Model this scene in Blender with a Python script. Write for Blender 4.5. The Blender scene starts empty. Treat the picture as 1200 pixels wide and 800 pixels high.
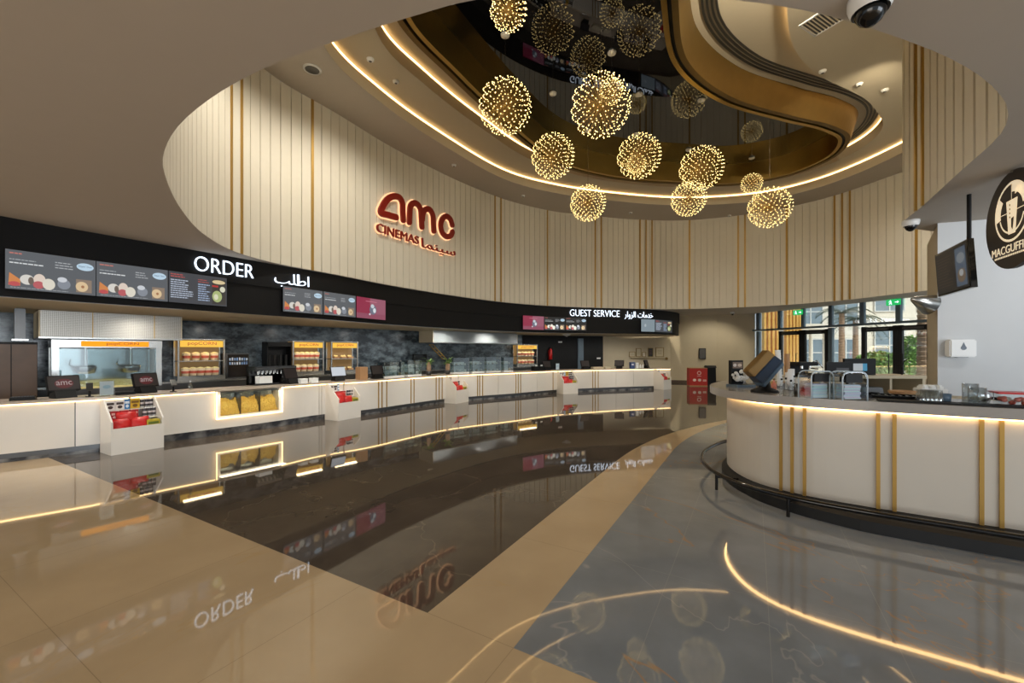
import bpy, bmesh, math, random
from mathutils import Vector, Matrix
random.seed(7)
F, CX, CY, HC = 490.0, 600.0, 411.0, 1.6          # focal length and optical centre (px), eye height (m)
PI = math.pi
K = 1.14                                                         # scale of everything overhead, read from its reflections in the floor
def Z(z): return HC + (z - HC) * K
scene = bpy.context.scene
COL = scene.collection

# ------------------------------------------------------------------ materials
def lin(c):
    r = []
    for v in c[:3]:
        v = v / 255.0
        r.append(v / 12.92 if v <= .04045 else ((v + .055) / 1.055) ** 2.4)
    return (r[0], r[1], r[2], 1.0)

def newmat(name):
    m = bpy.data.materials.new(name); m.use_nodes = True
    nt = m.node_tree; nt.nodes.clear()
    out = nt.nodes.new('ShaderNodeOutputMaterial')
    return m, nt, out

def pbr(name, c, rough=.5, metal=0.0, var=.06, scale=6.0, emit=None, es=0.0, bump=0.0, bscale=80.0, coat=0.0, spec=.5, trans=0.0):
    m, nt, out = newmat(name)
    b = nt.nodes.new('ShaderNodeBsdfPrincipled'); nt.links.new(b.outputs[0], out.inputs[0])
    b.inputs['Roughness'].default_value = rough; b.inputs['Metallic'].default_value = metal
    b.inputs['Coat Weight'].default_value = coat; b.inputs['Specular IOR Level'].default_value = spec
    b.inputs['Transmission Weight'].default_value = trans
    col = lin(c)
    if var > 0:
        tc = nt.nodes.new('ShaderNodeTexCoord'); n = nt.nodes.new('ShaderNodeTexNoise')
        n.inputs['Scale'].default_value = scale; n.inputs['Detail'].default_value = 3
        nt.links.new(tc.outputs['Object'], n.inputs['Vector'])
        mx = nt.nodes.new('ShaderNodeMix'); mx.data_type = 'RGBA'
        mx.inputs[6].default_value = tuple(v * (1 - var) for v in col[:3]) + (1,)
        mx.inputs[7].default_value = tuple(min(1, v * (1 + var)) for v in col[:3]) + (1,)
        nt.links.new(n.outputs['Fac'], mx.inputs[0]); nt.links.new(mx.outputs[2], b.inputs['Base Color'])
    else:
        b.inputs['Base Color'].default_value = col
    if bump > 0:
        tc2 = nt.nodes.new('ShaderNodeTexCoord'); n2 = nt.nodes.new('ShaderNodeTexNoise'); n2.inputs['Scale'].default_value = bscale
        nt.links.new(tc2.outputs['Object'], n2.inputs['Vector'])
        bp = nt.nodes.new('ShaderNodeBump'); bp.inputs['Strength'].default_value = bump; bp.inputs['Distance'].default_value = .01
        nt.links.new(n2.outputs['Fac'], bp.inputs['Height']); nt.links.new(bp.outputs[0], b.inputs['Normal'])
    if emit is not None:
        b.inputs['Emission Color'].default_value = lin(emit); b.inputs['Emission Strength'].default_value = es
    return m

def emis(name, c, s):
    m, nt, out = newmat(name)
    e = nt.nodes.new('ShaderNodeEmission'); e.inputs[0].default_value = lin(c); e.inputs[1].default_value = s
    nt.links.new(e.outputs[0], out.inputs[0]); return m

def glass(name, tint=(245, 250, 250), refl=.09, rough=.02, rmax=.8):
    m, nt, out = newmat(name)
    t = nt.nodes.new('ShaderNodeBsdfTransparent'); t.inputs[0].default_value = lin(tint)
    g = nt.nodes.new('ShaderNodeBsdfGlossy'); g.inputs['Roughness'].default_value = rough
    lw = nt.nodes.new('ShaderNodeLayerWeight'); lw.inputs[0].default_value = .35
    mr = nt.nodes.new('ShaderNodeMapRange'); mr.inputs[3].default_value = refl; mr.inputs[4].default_value = rmax
    nt.links.new(lw.outputs['Facing'], mr.inputs[0])
    mx = nt.nodes.new('ShaderNodeMixShader'); nt.links.new(mr.outputs[0], mx.inputs[0])
    nt.links.new(t.outputs[0], mx.inputs[1]); nt.links.new(g.outputs[0], mx.inputs[2]); nt.links.new(mx.outputs[0], out.inputs[0])
    return m

def vcol(name, es=0.0, rough=.4):
    m, nt, out = newmat(name)
    b = nt.nodes.new('ShaderNodeBsdfPrincipled'); nt.links.new(b.outputs[0], out.inputs[0])
    a = nt.nodes.new('ShaderNodeAttribute'); a.attribute_name = 'Col'
    b.inputs['Roughness'].default_value = rough
    if es > 0:
        b.inputs['Base Color'].default_value = (.01, .01, .01, 1)
        nt.links.new(a.outputs['Color'], b.inputs['Emission Color']); b.inputs['Emission Strength'].default_value = es
    else:
        nt.links.new(a.outputs['Color'], b.inputs['Base Color'])
    return m

M = {}
M['panel'] = pbr('drum_panel', (216, 208, 190), .55, var=.03)
M['ceil'] = pbr('plaster', (190, 180, 167), .8, var=.02)
M['ceil2'] = pbr('plaster_warm', (196, 184, 160), .8, var=.02)
M['gold'] = pbr('brass', (190, 156, 84), .3, 1.0, var=.08)
M['goldp'] = pbr('brass_satin', (176, 140, 72), .45, .6, var=.06)
M['golddk'] = pbr('brass_dark', (122, 98, 52), .45, .7, var=.1)
M['black'] = pbr('black_satin', (8, 8, 9), .5, var=.1, spec=.25)
M['blackg'] = pbr('black_gloss', (10, 10, 11), .12, var=.1)
M['mirror'] = pbr('black_mirror', (10, 10, 11), .02, 0.0, var=0, spec=.6)
M['fascia'] = pbr('fascia_black', (8, 8, 10), .6, var=.1, spec=.3)
M['white'] = pbr('white_laminate', (226, 221, 212), .3, var=.02, coat=.3)
M['barw'] = pbr('bar_laminate', (196, 188, 175), .35, var=.02, coat=.2)
M['stone'] = pbr('worktop_stone', (176, 162, 145), .2, var=.12, scale=25)
M['bartop'] = pbr('bar_stone', (150, 144, 137), .18, var=.05, scale=30)
M['edge'] = pbr('acrylic_edge', (188, 202, 212), .15, var=.05)
M['warm'] = emis('led_warm', (255, 212, 150), 6.5)
M['warmc'] = emis('led_cove', (255, 208, 142), 5.5)
M['led'] = emis('globe_leds', (255, 220, 140), 6.0)
M['signw'] = emis('sign_white', (228, 240, 255), 2.2)
M['beige'] = pbr('beige_wall', (190, 178, 152), .75, var=.03)
M['whitew'] = pbr('white_wall', (205, 207, 208), .7, var=.02)
M['steel'] = pbr('steel', (190, 190, 186), .26, 1.0, var=.08)
M['steeld'] = pbr('steel_dark', (92, 92, 92), .35, .9, var=.1)
M['red'] = pbr('red_plastic', (190, 28, 28), .35, var=.15, scale=14)
M['redsign'] = pbr('red_sign', (128, 24, 14), .4, var=.05)
M['wood'] = pbr('brown_panel', (74, 56, 42), .45, var=.3, scale=5)
M['glass'] = glass('clear_glass')
M['glassd'] = glass('tinted_glass', (222, 230, 232), .04, .02, .4)
M['acryl'] = glass('acrylic', (248, 251, 252), .06, .05, .6)
M['vc'] = vcol('painted', 0, .4)
M['vce'] = vcol('screen_lit', .85)
M['vce2'] = vcol('screen_dim', .4)
M['frame'] = pbr('frame_bluegrey', (92, 108, 120), .4, .3, var=.05)
M['framed'] = pbr('frame_dark', (26, 28, 31), .4, .3, var=.05)
M['pop'] = pbr('popcorn', (246, 200, 104), .7, var=.4, scale=38, bump=.8, bscale=60, emit=(255, 178, 70), es=.3)  # self-glow stands in for the case light falling on the popcorn
M['popw'] = pbr('popcorn_pale', (245, 222, 160), .7, var=.25, scale=60, bump=.6, bscale=90, emit=(255, 220, 140), es=.25)  # emission put into the colour so the kernels look warmly lit
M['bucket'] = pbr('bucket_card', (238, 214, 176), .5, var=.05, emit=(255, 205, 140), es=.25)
M['header'] = emis('header_amber', (255, 200, 84), 1.0)
M['leaf'] = pbr('leaf_green', (128, 166, 84), .6, var=.4, scale=3)
M['leafd'] = pbr('leaf_dark', (58, 74, 48), .5, var=.3, scale=9)
M['bark'] = pbr('palm_bark', (168, 138, 112), .8, var=.35, scale=9, bump=.6, bscale=25)
M['paper'] = pbr('white_paper', (232, 234, 232), .6, var=.02)
M['card'] = pbr('cardboard', (172, 132, 92), .7, var=.1)
M['navy'] = pbr('navy_plastic', (40, 56, 76), .3, var=.1)
M['navyl'] = pbr('blue_grey_plastic', (84, 104, 122), .3, var=.1)
M['bronze'] = pbr('bronze', (128, 100, 56), .35, .5, var=.1)
M['doorb'] = pbr('blue_door', (58, 82, 102), .45, var=.06)
M['plinth'] = pbr('plinth_black', (7, 7, 7), .6, var=.1)
M['facade'] = pbr('outside_render', (236, 228, 214), .8, var=.04)
M['facadew'] = pbr('outside_window', (136, 152, 164), .15, .0, var=.2, scale=.7)
M['pave'] = pbr('outside_paving', (214, 206, 194), .8, var=.06)
M['palehood'] = pbr('pale_hood', (132, 138, 140), .3, var=.1, scale=2)
M['warmb'] = emis('led_bar', (255, 205, 135), 11.0)
M['white_lamp'] = pbr('white_plastic', (230, 230, 228), .35, var=.02)
M['brownsign'] = pbr('brown_sign', (62, 55, 48), .5, var=.05)
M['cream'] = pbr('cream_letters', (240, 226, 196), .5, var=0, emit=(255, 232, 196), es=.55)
M['exitg'] = emis('exit_green', (40, 170, 90), 1.3)
M['pink'] = pbr('pink_liquid', (226, 140, 116), .3, var=.1)
M['screenoff'] = pbr('screen_dark', (20, 18, 20), .15, var=.1)
M['wire'] = pbr('globe_wire', (170, 136, 72), .35, .9, var=0, emit=(255, 205, 110), es=.05)
M['gframe'] = pbr('thin_gold_frame', (150, 126, 80), .4, .6, var=.05)

def floor_mat():
    m, nt, out = newmat('polished_marble_floor'); N = nt.nodes; L = nt.links
    b = N.new('ShaderNodeBsdfPrincipled'); L.new(b.outputs[0], out.inputs[0])
    geo = N.new('ShaderNodeNewGeometry'); sep = N.new('ShaderNodeSeparateXYZ'); L.new(geo.outputs['Position'], sep.inputs[0])
    def mth(op, a, c=None, clamp=False):
        n = N.new('ShaderNodeMath'); n.operation = op; n.use_clamp = clamp
        for i, v in enumerate((a, c)):
            if v is None: continue
            if isinstance(v, (int, float)): n.inputs[i].default_value = v
            else: L.new(v, n.inputs[i])
        return n.outputs[0]
    def mix(f, a, c):
        n = N.new('ShaderNodeMix'); n.data_type = 'RGBA'
        if isinstance(f, float): n.inputs[0].default_value = f
        else: L.new(f, n.inputs[0])
        for i, v in ((6, a), (7, c)):
            if isinstance(v, tuple): n.inputs[i].default_value = v
            else: L.new(v, n.inputs[i])
        return n.outputs[2]
    X, Y = sep.outputs[0], sep.outputs[1]
    u = mth('ADD', mth('MULTIPLY', X, .5), mth('MULTIPLY', Y, .866))
    v = mth('ADD', mth('MULTIPLY', X, -.866), mth('MULTIPLY', Y, .5))
    def sq(a): return mth('MULTIPLY', a, a)
    vo = mth('SUBTRACT', 1.725, mth('MULTIPLY', sq(mth('MAXIMUM', mth('SUBTRACT', u, 6.0), 0.0)), .05))
    vi = mth('SUBTRACT', 1.12, mth('MULTIPLY', sq(mth('MAXIMUM', mth('SUBTRACT', u, 7.0), 0.0)), .05))
    near = mth('LESS_THAN', u, 1.955)
    strip = mth('MULTIPLY', mth('LESS_THAN', v, vo), mth('GREATER_THAN', v, vi))
    isbeige = mth('MAXIMUM', near, strip)
    isright = mth('LESS_THAN', v, vi)
    # marble veining
    cmb = N.new('ShaderNodeCombineXYZ'); L.new(u, cmb.inputs[0]); L.new(v, cmb.inputs[1])
    n1 = N.new('ShaderNodeTexNoise'); n1.inputs['Scale'].default_value = .3; n1.inputs['Detail'].default_value = 5; n1.inputs['Roughness'].default_value = .6
    n1.inputs['Distortion'].default_value = 1.2
    L.new(cmb.outputs[0], n1.inputs['Vector'])
    n2 = N.new('ShaderNodeTexNoise'); n2.inputs['Scale'].default_value = 2.2; n2.inputs['Detail'].default_value = 6; L.new(cmb.outputs[0], n2.inputs['Vector'])
    n3 = N.new('ShaderNodeTexNoise'); n3.inputs['Scale'].default_value = .5; n3.inputs['Detail'].default_value = 5; n3.inputs['Distortion'].default_value = .8
    mp = N.new('ShaderNodeMapping'); mp.inputs['Location'].default_value = (7.3, 2.1, 0); L.new(cmb.outputs[0], mp.inputs[0]); L.new(mp.outputs[0], n3.inputs['Vector'])
    def vein(nz, w, at=.5):
        d = mth('ABSOLUTE', mth('SUBTRACT', nz.outputs['Fac'], at))
        return mth('SUBTRACT', 1.0, mth('DIVIDE', d, w), True)
    tanv = vein(n1, .004, .5); whv = mth('MULTIPLY', vein(n3, .003, .47), .6)
    cloud = n2.outputs['Fac']
    dark = mix(cloud, lin((66, 59, 52)), lin((100, 90, 79)))
    dark = mix(mth('MULTIPLY', whv, .8), dark, lin((134, 122, 106)))
    right = mix(cloud, lin((106, 112, 118)), lin((146, 152, 158)))
    right = mix(mth('MULTIPLY', tanv, .75), right, lin((168, 132, 92)))
    right = mix(mth('MULTIPLY', whv, .75), right, lin((178, 176, 170)))
    bei = mix(cloud, lin((178, 156, 124)), lin((198, 176, 142)))
    bei = mix(mth('MULTIPLY', tanv, .5), bei, lin((190, 162, 116)))
    # tile joints, 1.2 by 0.6
    def line(c, per, org, w):
        f = mth('FRACT', mth('DIVIDE', mth('SUBTRACT', c, org), per))
        f = mth('MINIMUM', f, mth('SUBTRACT', 1.0, f))
        return mth('LESS_THAN', f, w / per)
    j = mth('MAXIMUM', line(v, .6, 1.12, .0022), line(u, 1.2, 1.955, .0022))
    jb = mth('MAXIMUM', line(v, 1.2, 1.12, .0018), line(u, 1.2, 1.955, .0018))
    dark = mix(mth('MULTIPLY', j, .5), dark, lin((92, 88, 82)))
    right = mix(mth('MULTIPLY', j, .6), right, lin((150, 152, 150)))
    bei = mix(mth('MULTIPLY', jb, .35), bei, lin((84, 68, 46)))
    c = mix(isright, dark, right); c = mix(isbeige, c, bei)
    L.new(c, b.inputs['Base Color'])
    b.inputs['Roughness'].default_value = .03; b.inputs['IOR'].default_value = 1.5
    return m
M['floor'] = floor_mat()

def tile_wall():
    m, nt, out = newmat('dark_tile'); N = nt.nodes; L = nt.links
    b = N.new('ShaderNodeBsdfPrincipled'); L.new(b.outputs[0], out.inputs[0])
    geo = N.new('ShaderNodeNewGeometry')
    mp = N.new('ShaderNodeMapping'); mp.inputs['Scale'].default_value = (1.6, 1.6, 3); L.new(geo.outputs['Position'], mp.inputs[0])
    n = N.new('ShaderNodeTexNoise'); n.inputs['Scale'].default_value = 1.6; n.inputs['Detail'].default_value = 8; n.inputs['Roughness'].default_value = .7
    L.new(mp.outputs[0], n.inputs['Vector'])
    cr = N.new('ShaderNodeValToRGB'); cr.color_ramp.elements[0].position = .42; cr.color_ramp.elements[0].color = lin((34, 42, 50))
    cr.color_ramp.elements[1].position = .72; cr.color_ramp.elements[1].color = lin((122, 136, 144))
    L.new(n.outputs['Fac'], cr.inputs[0]); L.new(cr.outputs[0], b.inputs['Base Color'])
    b.inputs['Roughness'].default_value = .18
    return m
M['tile'] = tile_wall()

def marble_dark():
    m, nt, out = newmat('kick_marble'); N = nt.nodes; L = nt.links
    b = N.new('ShaderNodeBsdfPrincipled'); L.new(b.outputs[0], out.inputs[0])
    geo = N.new('ShaderNodeNewGeometry')
    n = N.new('ShaderNodeTexNoise'); n.inputs['Scale'].default_value = 5; n.inputs['Detail'].default_value = 7
    L.new(geo.outputs['Position'], n.inputs['Vector'])
    cr = N.new('ShaderNodeValToRGB'); cr.color_ramp.elements[0].position = .4; cr.color_ramp.elements[0].color = lin((50, 51, 54))
    cr.color_ramp.elements[1].position = .7; cr.color_ramp.elements[1].color = lin((140, 138, 134))
    L.new(n.outputs['Fac'], cr.inputs[0]); L.new(cr.outputs[0], b.inputs['Base Color']); b.inputs['Roughness'].default_value = .15
    return m
M['kick'] = marble_dark()

def perf_steel():
    m, nt, out = newmat('perforated_steel'); N = nt.nodes; L = nt.links
    b = N.new('ShaderNodeBsdfPrincipled'); L.new(b.outputs[0], out.inputs[0])
    tc = N.new('ShaderNodeTexCoord'); vo = N.new('ShaderNodeTexVoronoi'); vo.inputs['Scale'].default_value = 42; vo.inputs['Randomness'].default_value = .1
    L.new(tc.outputs['Object'], vo.inputs['Vector'])
    cr = N.new('ShaderNodeValToRGB'); cr.color_ramp.elements[0].position = .25; cr.color_ramp.elements[0].color = lin((120, 118, 112))
    cr.color_ramp.elements[1].position = .4; cr.color_ramp.elements[1].color = lin((176, 172, 164))
    L.new(vo.outputs['Distance'], cr.inputs[0]); L.new(cr.outputs[0], b.inputs['Base Color'])
    b.inputs['Roughness'].default_value = .38; b.inputs['Metallic'].default_value = .8
    return m
M['perf'] = perf_steel()

# ------------------------------------------------------------------ plan curves
class Curve:
    def __init__(self, pts, closed=False, n=14):
        P = [Vector(p) for p in pts]; k = len(P); out = []
        def g(i): return P[i % k] if closed else P[max(0, min(k - 1, i))]
        for i in range(k if closed else k - 1):
            a, b, c, d = g(i - 1), g(i), g(i + 1), g(i + 2)
            if not closed and i == 0: a = b * 2 - c
            if not closed and i == k - 2: d = c * 2 - b
            t0 = 0; t1 = t0 + max((b - a).length, 1e-4) ** .5; t2 = t1 + max((c - b).length, 1e-4) ** .5; t3 = t2 + max((d - c).length, 1e-4) ** .5
            for q in range(n):
                t = t1 + (t2 - t1) * q / n
                A1 = a * ((t1 - t) / (t1 - t0)) + b * ((t - t0) / (t1 - t0)); A2 = b * ((t2 - t) / (t2 - t1)) + c * ((t - t1) / (t2 - t1)); A3 = c * ((t3 - t) / (t3 - t2)) + d * ((t - t2) / (t3 - t2))
                B1 = A1 * ((t2 - t) / (t2 - t0)) + A2 * ((t - t0) / (t2 - t0)); B2 = A2 * ((t3 - t) / (t3 - t1)) + A3 * ((t - t1) / (t3 - t1))
                out.append(B1 * ((t2 - t) / (t2 - t1)) + B2 * ((t - t1) / (t2 - t1)))
        out.append(P[0].copy() if closed else P[-1].copy())
        self.p = out; self.closed = closed; self.s = [0.0]
        for i in range(1, len(out)): self.s.append(self.s[-1] + (out[i] - out[i - 1]).length)
        self.len = self.s[-1]
    def at(self, s, off=0.0):
        if self.closed: s = s % self.len
        import bisect
        i = max(1, min(len(self.s) - 1, bisect.bisect_right(self.s, s)))
        a, b = self.p[i - 1], self.p[i]; d = self.s[i] - self.s[i - 1]
        p = a + (b - a) * ((s - self.s[i - 1]) / d)
        h = .12
        def raw(q):
            if self.closed: q = q % self.len
            q = max(0, min(self.len, q)); j = max(1, min(len(self.s) - 1, bisect.bisect_right(self.s, q)))
            return self.p[j - 1] + (self.p[j] - self.p[j - 1]) * ((q - self.s[j - 1]) / (self.s[j] - self.s[j - 1]))
        t = (raw(s + h) - raw(s - h)).normalized()
        nrm = Vector((t.y, -t.x))                      # towards the open room
        return p + nrm * off, t, nrm
    def px(self, x, off=0.0, far=True, lo=None, hi=None):  # the place on the curve seen in that column of the photograph
        k = (x - CX) / F; best = None; lo = 0 if lo is None else lo; hi = self.len if hi is None else hi
        n = 700; prev = None
        for i in range(n + 1):
            s = lo + (hi - lo) * i / n; p = self.at(s, off)[0]; e = p.x - k * p.y
            if prev is not None and prev[1] * e <= 0 and p.y > 0:
                ss = prev[0] + (s - prev[0]) * (prev[1] / (prev[1] - e) if prev[1] != e else 0)
                yy = self.at(ss, off)[0].y
                if best is None or (yy > best[1]) == far: best = (ss, yy)
            prev = (s, e)
        return best[0] if best else None

def zpx(Y, py): return HC + (CY - py) * Y / F
def gpx(px, py, z=0.0):
    Y = (HC - z) * F / (py - CY); return Vector(((px - CX) / F * Y, Y))

DRUM = Curve([(a * K, b * K) for a, b in [(-.09, 1.82), (-.47, 1.93), (-.85, 2.07), (-1.29, 2.25), (-1.79, 2.52), (-2.33, 2.90), (-2.78, 3.33), (-3.08, 3.72), (-3.60, 4.55), (-4.08, 5.55), (-4.30, 6.5), (-4.15, 7.35),
              (-3.55, 8.45), (-2.92, 9.7), (-2.2, 10.85), (-1.2, 12.2), (0, 13.45), (1.47, 14.4), (2.8, 14.85), (4.4, 15.25), (6.3, 15.4), (8.2, 14.75), (9.3, 13.9), (9.98, 12.9),
              (10.4, 11.5), (10.7, 9.9), (10.5, 8.2), (9.3, 6.9), (7.6, 6.0), (6.1, 5.55), (5.2, 5.32), (4.78, 5.12), (4.35, 4.42), (3.83, 3.56), (3.47, 2.97), (3.18, 2.68), (2.77, 2.42), (2.35, 2.22), (1.91, 2.06), (1.36, 1.9), (.8, 1.82)]], True)
FASC = Curve([(a * K, b * K) for a, b in [(-7.0, 1.6), (-6.45, 3.3), (-5.86, 4.78), (-5.5, 5.42), (-4.98, 6.25), (-4.36, 7.28), (-3.6, 8.55), (-2.98, 9.8), (-2.25, 10.95), (-1.25, 12.3), (-.03, 13.58), (1.43, 14.52), (2.75, 14.95), (4.3, 15.3), (5.4, 15.75), (6.4, 16.6), (6.9, 17.3), (7.05, 17.9)]])
COUNT = Curve([(-9.6, 3.6), (-8.4, 4.85), (-7.27, 5.94), (-6.5, 6.66), (-6.02, 7.34), (-5.14, 8.44), (-4.42, 9.65), (-3.72, 10.35), (-3.33, 10.9), (-2.87, 11.65), (-2.1, 12.75), (-1.25, 13.5), (0, 14.4), (1.62, 15.75), (3.0, 16.45), (4.4, 17.0), (5.9, 17.5), (6.75, 17.75)])
BACK = Curve([(a * 1.06, b * 1.06) for a, b in [(-11.2, 4.4), (-9.2, 7.0), (-7.34, 9.35), (-5.7, 11.5), (-4.1, 13.4), (-1.8, 15.9), (.7, 18.0), (2.6, 18.95), (4.3, 19.55)]])
BAR = Curve([(5.2, 7.0), (4.1, 6.65), (3.3, 6.1), (2.8, 5.45), (2.66, 4.9), (2.71, 4.52), (2.92, 4.2), (3.25, 3.92), (3.7, 3.62), (4.11, 3.36), (4.8, 2.98), (6.0, 2.4)])
RA = Curve([(a * K, b * K) for a, b in [(-2.96, 6.78), (-2.54, 8.08), (-1.66, 9.68), (-.1, 11.8), (1.4, 12.75), (3.12, 13.35), (5.7, 13.8), (7.96, 13.35), (9.0, 12.3), (9.44, 10.6), (9.3, 9.0), (8.3, 7.6), (6.6, 6.6), (5.1, 5.75), (3.6, 4.2), (2.2, 2.9), (.3, 2.5), (-1.5, 3.3), (-2.6, 5.0)]], True)
RB = Curve([(a * K, b * K) for a, b in [(-2.15, 6.92), (-1.7, 7.96), (-.72, 9.55), (.55, 11.2), (2.46, 12.4), (5.0, 13.0), (7.2, 12.85), (8.5, 11.8), (8.8, 10.6), (8.5, 9.6), (7.76, 8.9), (7.03, 8.4), (5.7, 7.75), (4.76, 7.05), (4.0, 6.1), (3.1, 4.7), (1.8, 3.5), (.3, 3.1), (-1.2, 3.9), (-1.95, 5.4)]], True)
RI = Curve([(a * K, b * K) for a, b in [(-1.49, 6.15), (-.9, 7.4), (.19, 9.32), (1.0, 10.5), (1.8, 11.2), (3.2, 11.8), (5.0, 12.1), (6.5, 12.2), (7.6, 11.6), (7.95, 10.6), (7.6, 9.75), (6.87, 9.3), (5.8, 8.94), (4.11, 8.26), (2.79, 7.2), (2.1, 5.9), (1.7, 4.9), (1.0, 4.15), (0, 3.9), (-.9, 4.35), (-1.42, 5.2)]], True)

# ------------------------------------------------------------------ mesh building
class MB:
    def __init__(s): s.v = []; s.f = []; s.c = []; s.sm = []
    def add(s, vs, fs, col=None, smooth=False, T=None):
        b = len(s.v)
        for q in vs:
            q = Vector(q)
            s.v.append(T @ q if T is not None else q)
        for q in fs: s.f.append([b + i for i in q]); s.c.append(col); s.sm.append(smooth)
        return s
    def box(s, x, y, z, sx, sy, sz, col=None, rz=0.0, T=None, top=1.0):
        hx, hy = sx / 2, sy / 2; vs = []
        for zz, k in ((0, 1.0), (sz, top)):
            for a, b in ((-hx, -hy), (hx, -hy), (hx, hy), (-hx, hy)): vs.append((a * k, b * k, zz))
        R = Matrix.Translation((x, y, z)) @ Matrix.Rotation(rz, 4, 'Z')
        if T is not None: R = T @ R
        return s.add(vs, [(3, 2, 1, 0), (4, 5, 6, 7), (0, 1, 5, 4), (1, 2, 6, 5), (2, 3, 7, 6), (3, 0, 4, 7)], col, False, R)
    def cyl(s, p0, p1, r0, r1=None, seg=16, col=None, caps=True, smooth=True, T=None):
        p0, p1 = Vector(p0), Vector(p1); r1 = r0 if r1 is None else r1
        d = (p1 - p0).normalized(); a = Vector((0, 0, 1)) if abs(d.z) < .9 else Vector((1, 0, 0)); u = d.cross(a).normalized(); w = d.cross(u)
        vs = []
        for p, r in ((p0, r0), (p1, r1)):
            for i in range(seg): t = 2 * PI * i / seg; vs.append(p + u * (r * math.cos(t)) + w * (r * math.sin(t)))
        s.add(vs, [(i, (i + 1) % seg, seg + (i + 1) % seg, seg + i) for i in range(seg)], col, smooth, T)
        if caps: s.add(vs, [tuple(range(seg))[::-1], tuple(range(seg, 2 * seg))], col, False, T)
        return s
    def lathe(s, prof, x=0, y=0, z=0, seg=20, col=None, smooth=True, T=None):
        vs = []; n = len(prof)
        for r, zz in prof:
            for i in range(seg): t = 2 * PI * i / seg; vs.append((x + max(r, 1e-4) * math.cos(t), y + max(r, 1e-4) * math.sin(t), z + zz))
        return s.add(vs, [(k * seg + i, k * seg + (i + 1) % seg, (k + 1) * seg + (i + 1) % seg, (k + 1) * seg + i) for k in range(n - 1) for i in range(seg)], col, smooth, T)
    def tube(s, pts, r, seg=8, col=None, T=None):
        P = [Vector(p) for p in pts]; vs = []; n = len(P); up = Vector((0, 0, 1))
        for i, p in enumerate(P):
            d = (P[min(n - 1, i + 1)] - P[max(0, i - 1)]).normalized(); a = up if abs(d.z) < .95 else Vector((1, 0, 0)); u = d.cross(a).normalized(); w = d.cross(u)
            for k in range(seg): t = 2 * PI * k / seg; vs.append(p + u * (r * math.cos(t)) + w * (r * math.sin(t)))
        fs = [(i * seg + k, i * seg + (k + 1) % seg, (i + 1) * seg + (k + 1) % seg, (i + 1) * seg + k) for i in range(n - 1) for k in range(seg)]
        fs += [tuple(range(seg))[::-1], tuple((n - 1) * seg + k for k in range(seg))]
        return s.add(vs, fs, col, True, T)
    def ell(s, x, y, z, rx, ry, rz, seg=16, rings=10, col=None, jit=0.0, T=None):
        vs = []
        for j in range(rings + 1):
            ph = PI * j / rings
            for i in range(seg):
                t = 2 * PI * i / seg; k = 1 + (random.uniform(-jit, jit) if jit else 0)
                vs.append((x + rx * k * math.sin(ph) * math.cos(t), y + ry * k * math.sin(ph) * math.sin(t), z + rz * k * math.cos(ph)))
        return s.add(vs, [(j * seg + i, j * seg + (i + 1) % seg, (j + 1) * seg + (i + 1) % seg, (j + 1) * seg + i) for j in range(rings) for i in range(seg)], col, jit == 0, T)
    def prism(s, poly, y0, y1, col=None, T=None):     # polygon in x,z, thick in y
        n = len(poly); vs = [(a, y0, b) for a, b in poly] + [(a, y1, b) for a, b in poly]
        return s.add(vs, [tuple(range(n)), tuple(range(2 * n - 1, n - 1, -1))] + [(i, n + i, n + (i + 1) % n, (i + 1) % n) for i in range(n)], col, False, T)
    def prismx(s, poly, x0, x1, col=None, T=None):    # polygon in y,z, thick in x
        n = len(poly); vs = [(x0, a, b) for a, b in poly] + [(x1, a, b) for a, b in poly]
        return s.add(vs, [tuple(range(n)), tuple(range(2 * n - 1, n - 1, -1))] + [(i, n + i, n + (i + 1) % n, (i + 1) % n) for i in range(n)], col, False, T)
    def flat(s, poly, y, col=None): return s.add([(a, y, b) for a, b in poly], [tuple(range(len(poly)))], col)
    def fell(s, x, z, rx, rz, y, col=None, n=18, a0=0.0, a1=2 * PI): return s.flat([(x + rx * math.cos(a0 + (a1 - a0) * i / n), z + rz * math.sin(a0 + (a1 - a0) * i / n)) for i in range(n if a1 - a0 > 6.2 else n + 1)], y, col)
    def frect(s, x0, z0, x1, z1, y, col=None): return s.flat([(x0, z0), (x1, z0), (x1, z1), (x0, z1)], y, col)
    def sweep(s, cv, s0, s1, sec, step=.2, closed=False, col=None, smooth=False, loop=True):   # sec: (offset, z) section swept along a plan curve
        n = max(2, int((s1 - s0) / step) + 1); k = len(sec); vs = []
        m = n if closed else n + 1
        for i in range(m):
            q = s0 + (s1 - s0) * i / n
            for o, z in sec: p = cv.at(q, o)[0]; vs.append((p.x, p.y, z))
        fs = []
        for i in range(n):
            j = (i + 1) % m
            for a in range(k if loop else k - 1): b = (a + 1) % k; fs.append((i * k + a, j * k + a, j * k + b, i * k + b))
        if not closed and loop: fs += [tuple(range(k))[::-1], tuple((m - 1) * k + a for a in range(k))]
        return s.add(vs, fs, col, smooth)
    def build(s, name, mat, parent=None, world=False, bevel=0.0, recalc=True):
        vs = s.v
        if parent is not None and world:
            inv = (Matrix.Translation(parent.location) @ parent.rotation_euler.to_matrix().to_4x4()).inverted(); vs = [inv @ q for q in vs]
        me = bpy.data.meshes.new(name); me.from_pydata([tuple(q) for q in vs], [], s.f)
        for p, q in zip(me.polygons, s.sm): p.use_smooth = q
        if any(c is not None for c in s.c):
            at = me.color_attributes.new('Col', 'FLOAT_COLOR', 'CORNER'); i = 0
            for p, c in zip(me.polygons, s.c):
                cc = lin(c) if c is not None else (.5, .5, .5, 1)
                for _ in range(p.loop_total): at.data[i].color = cc; i += 1
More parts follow.
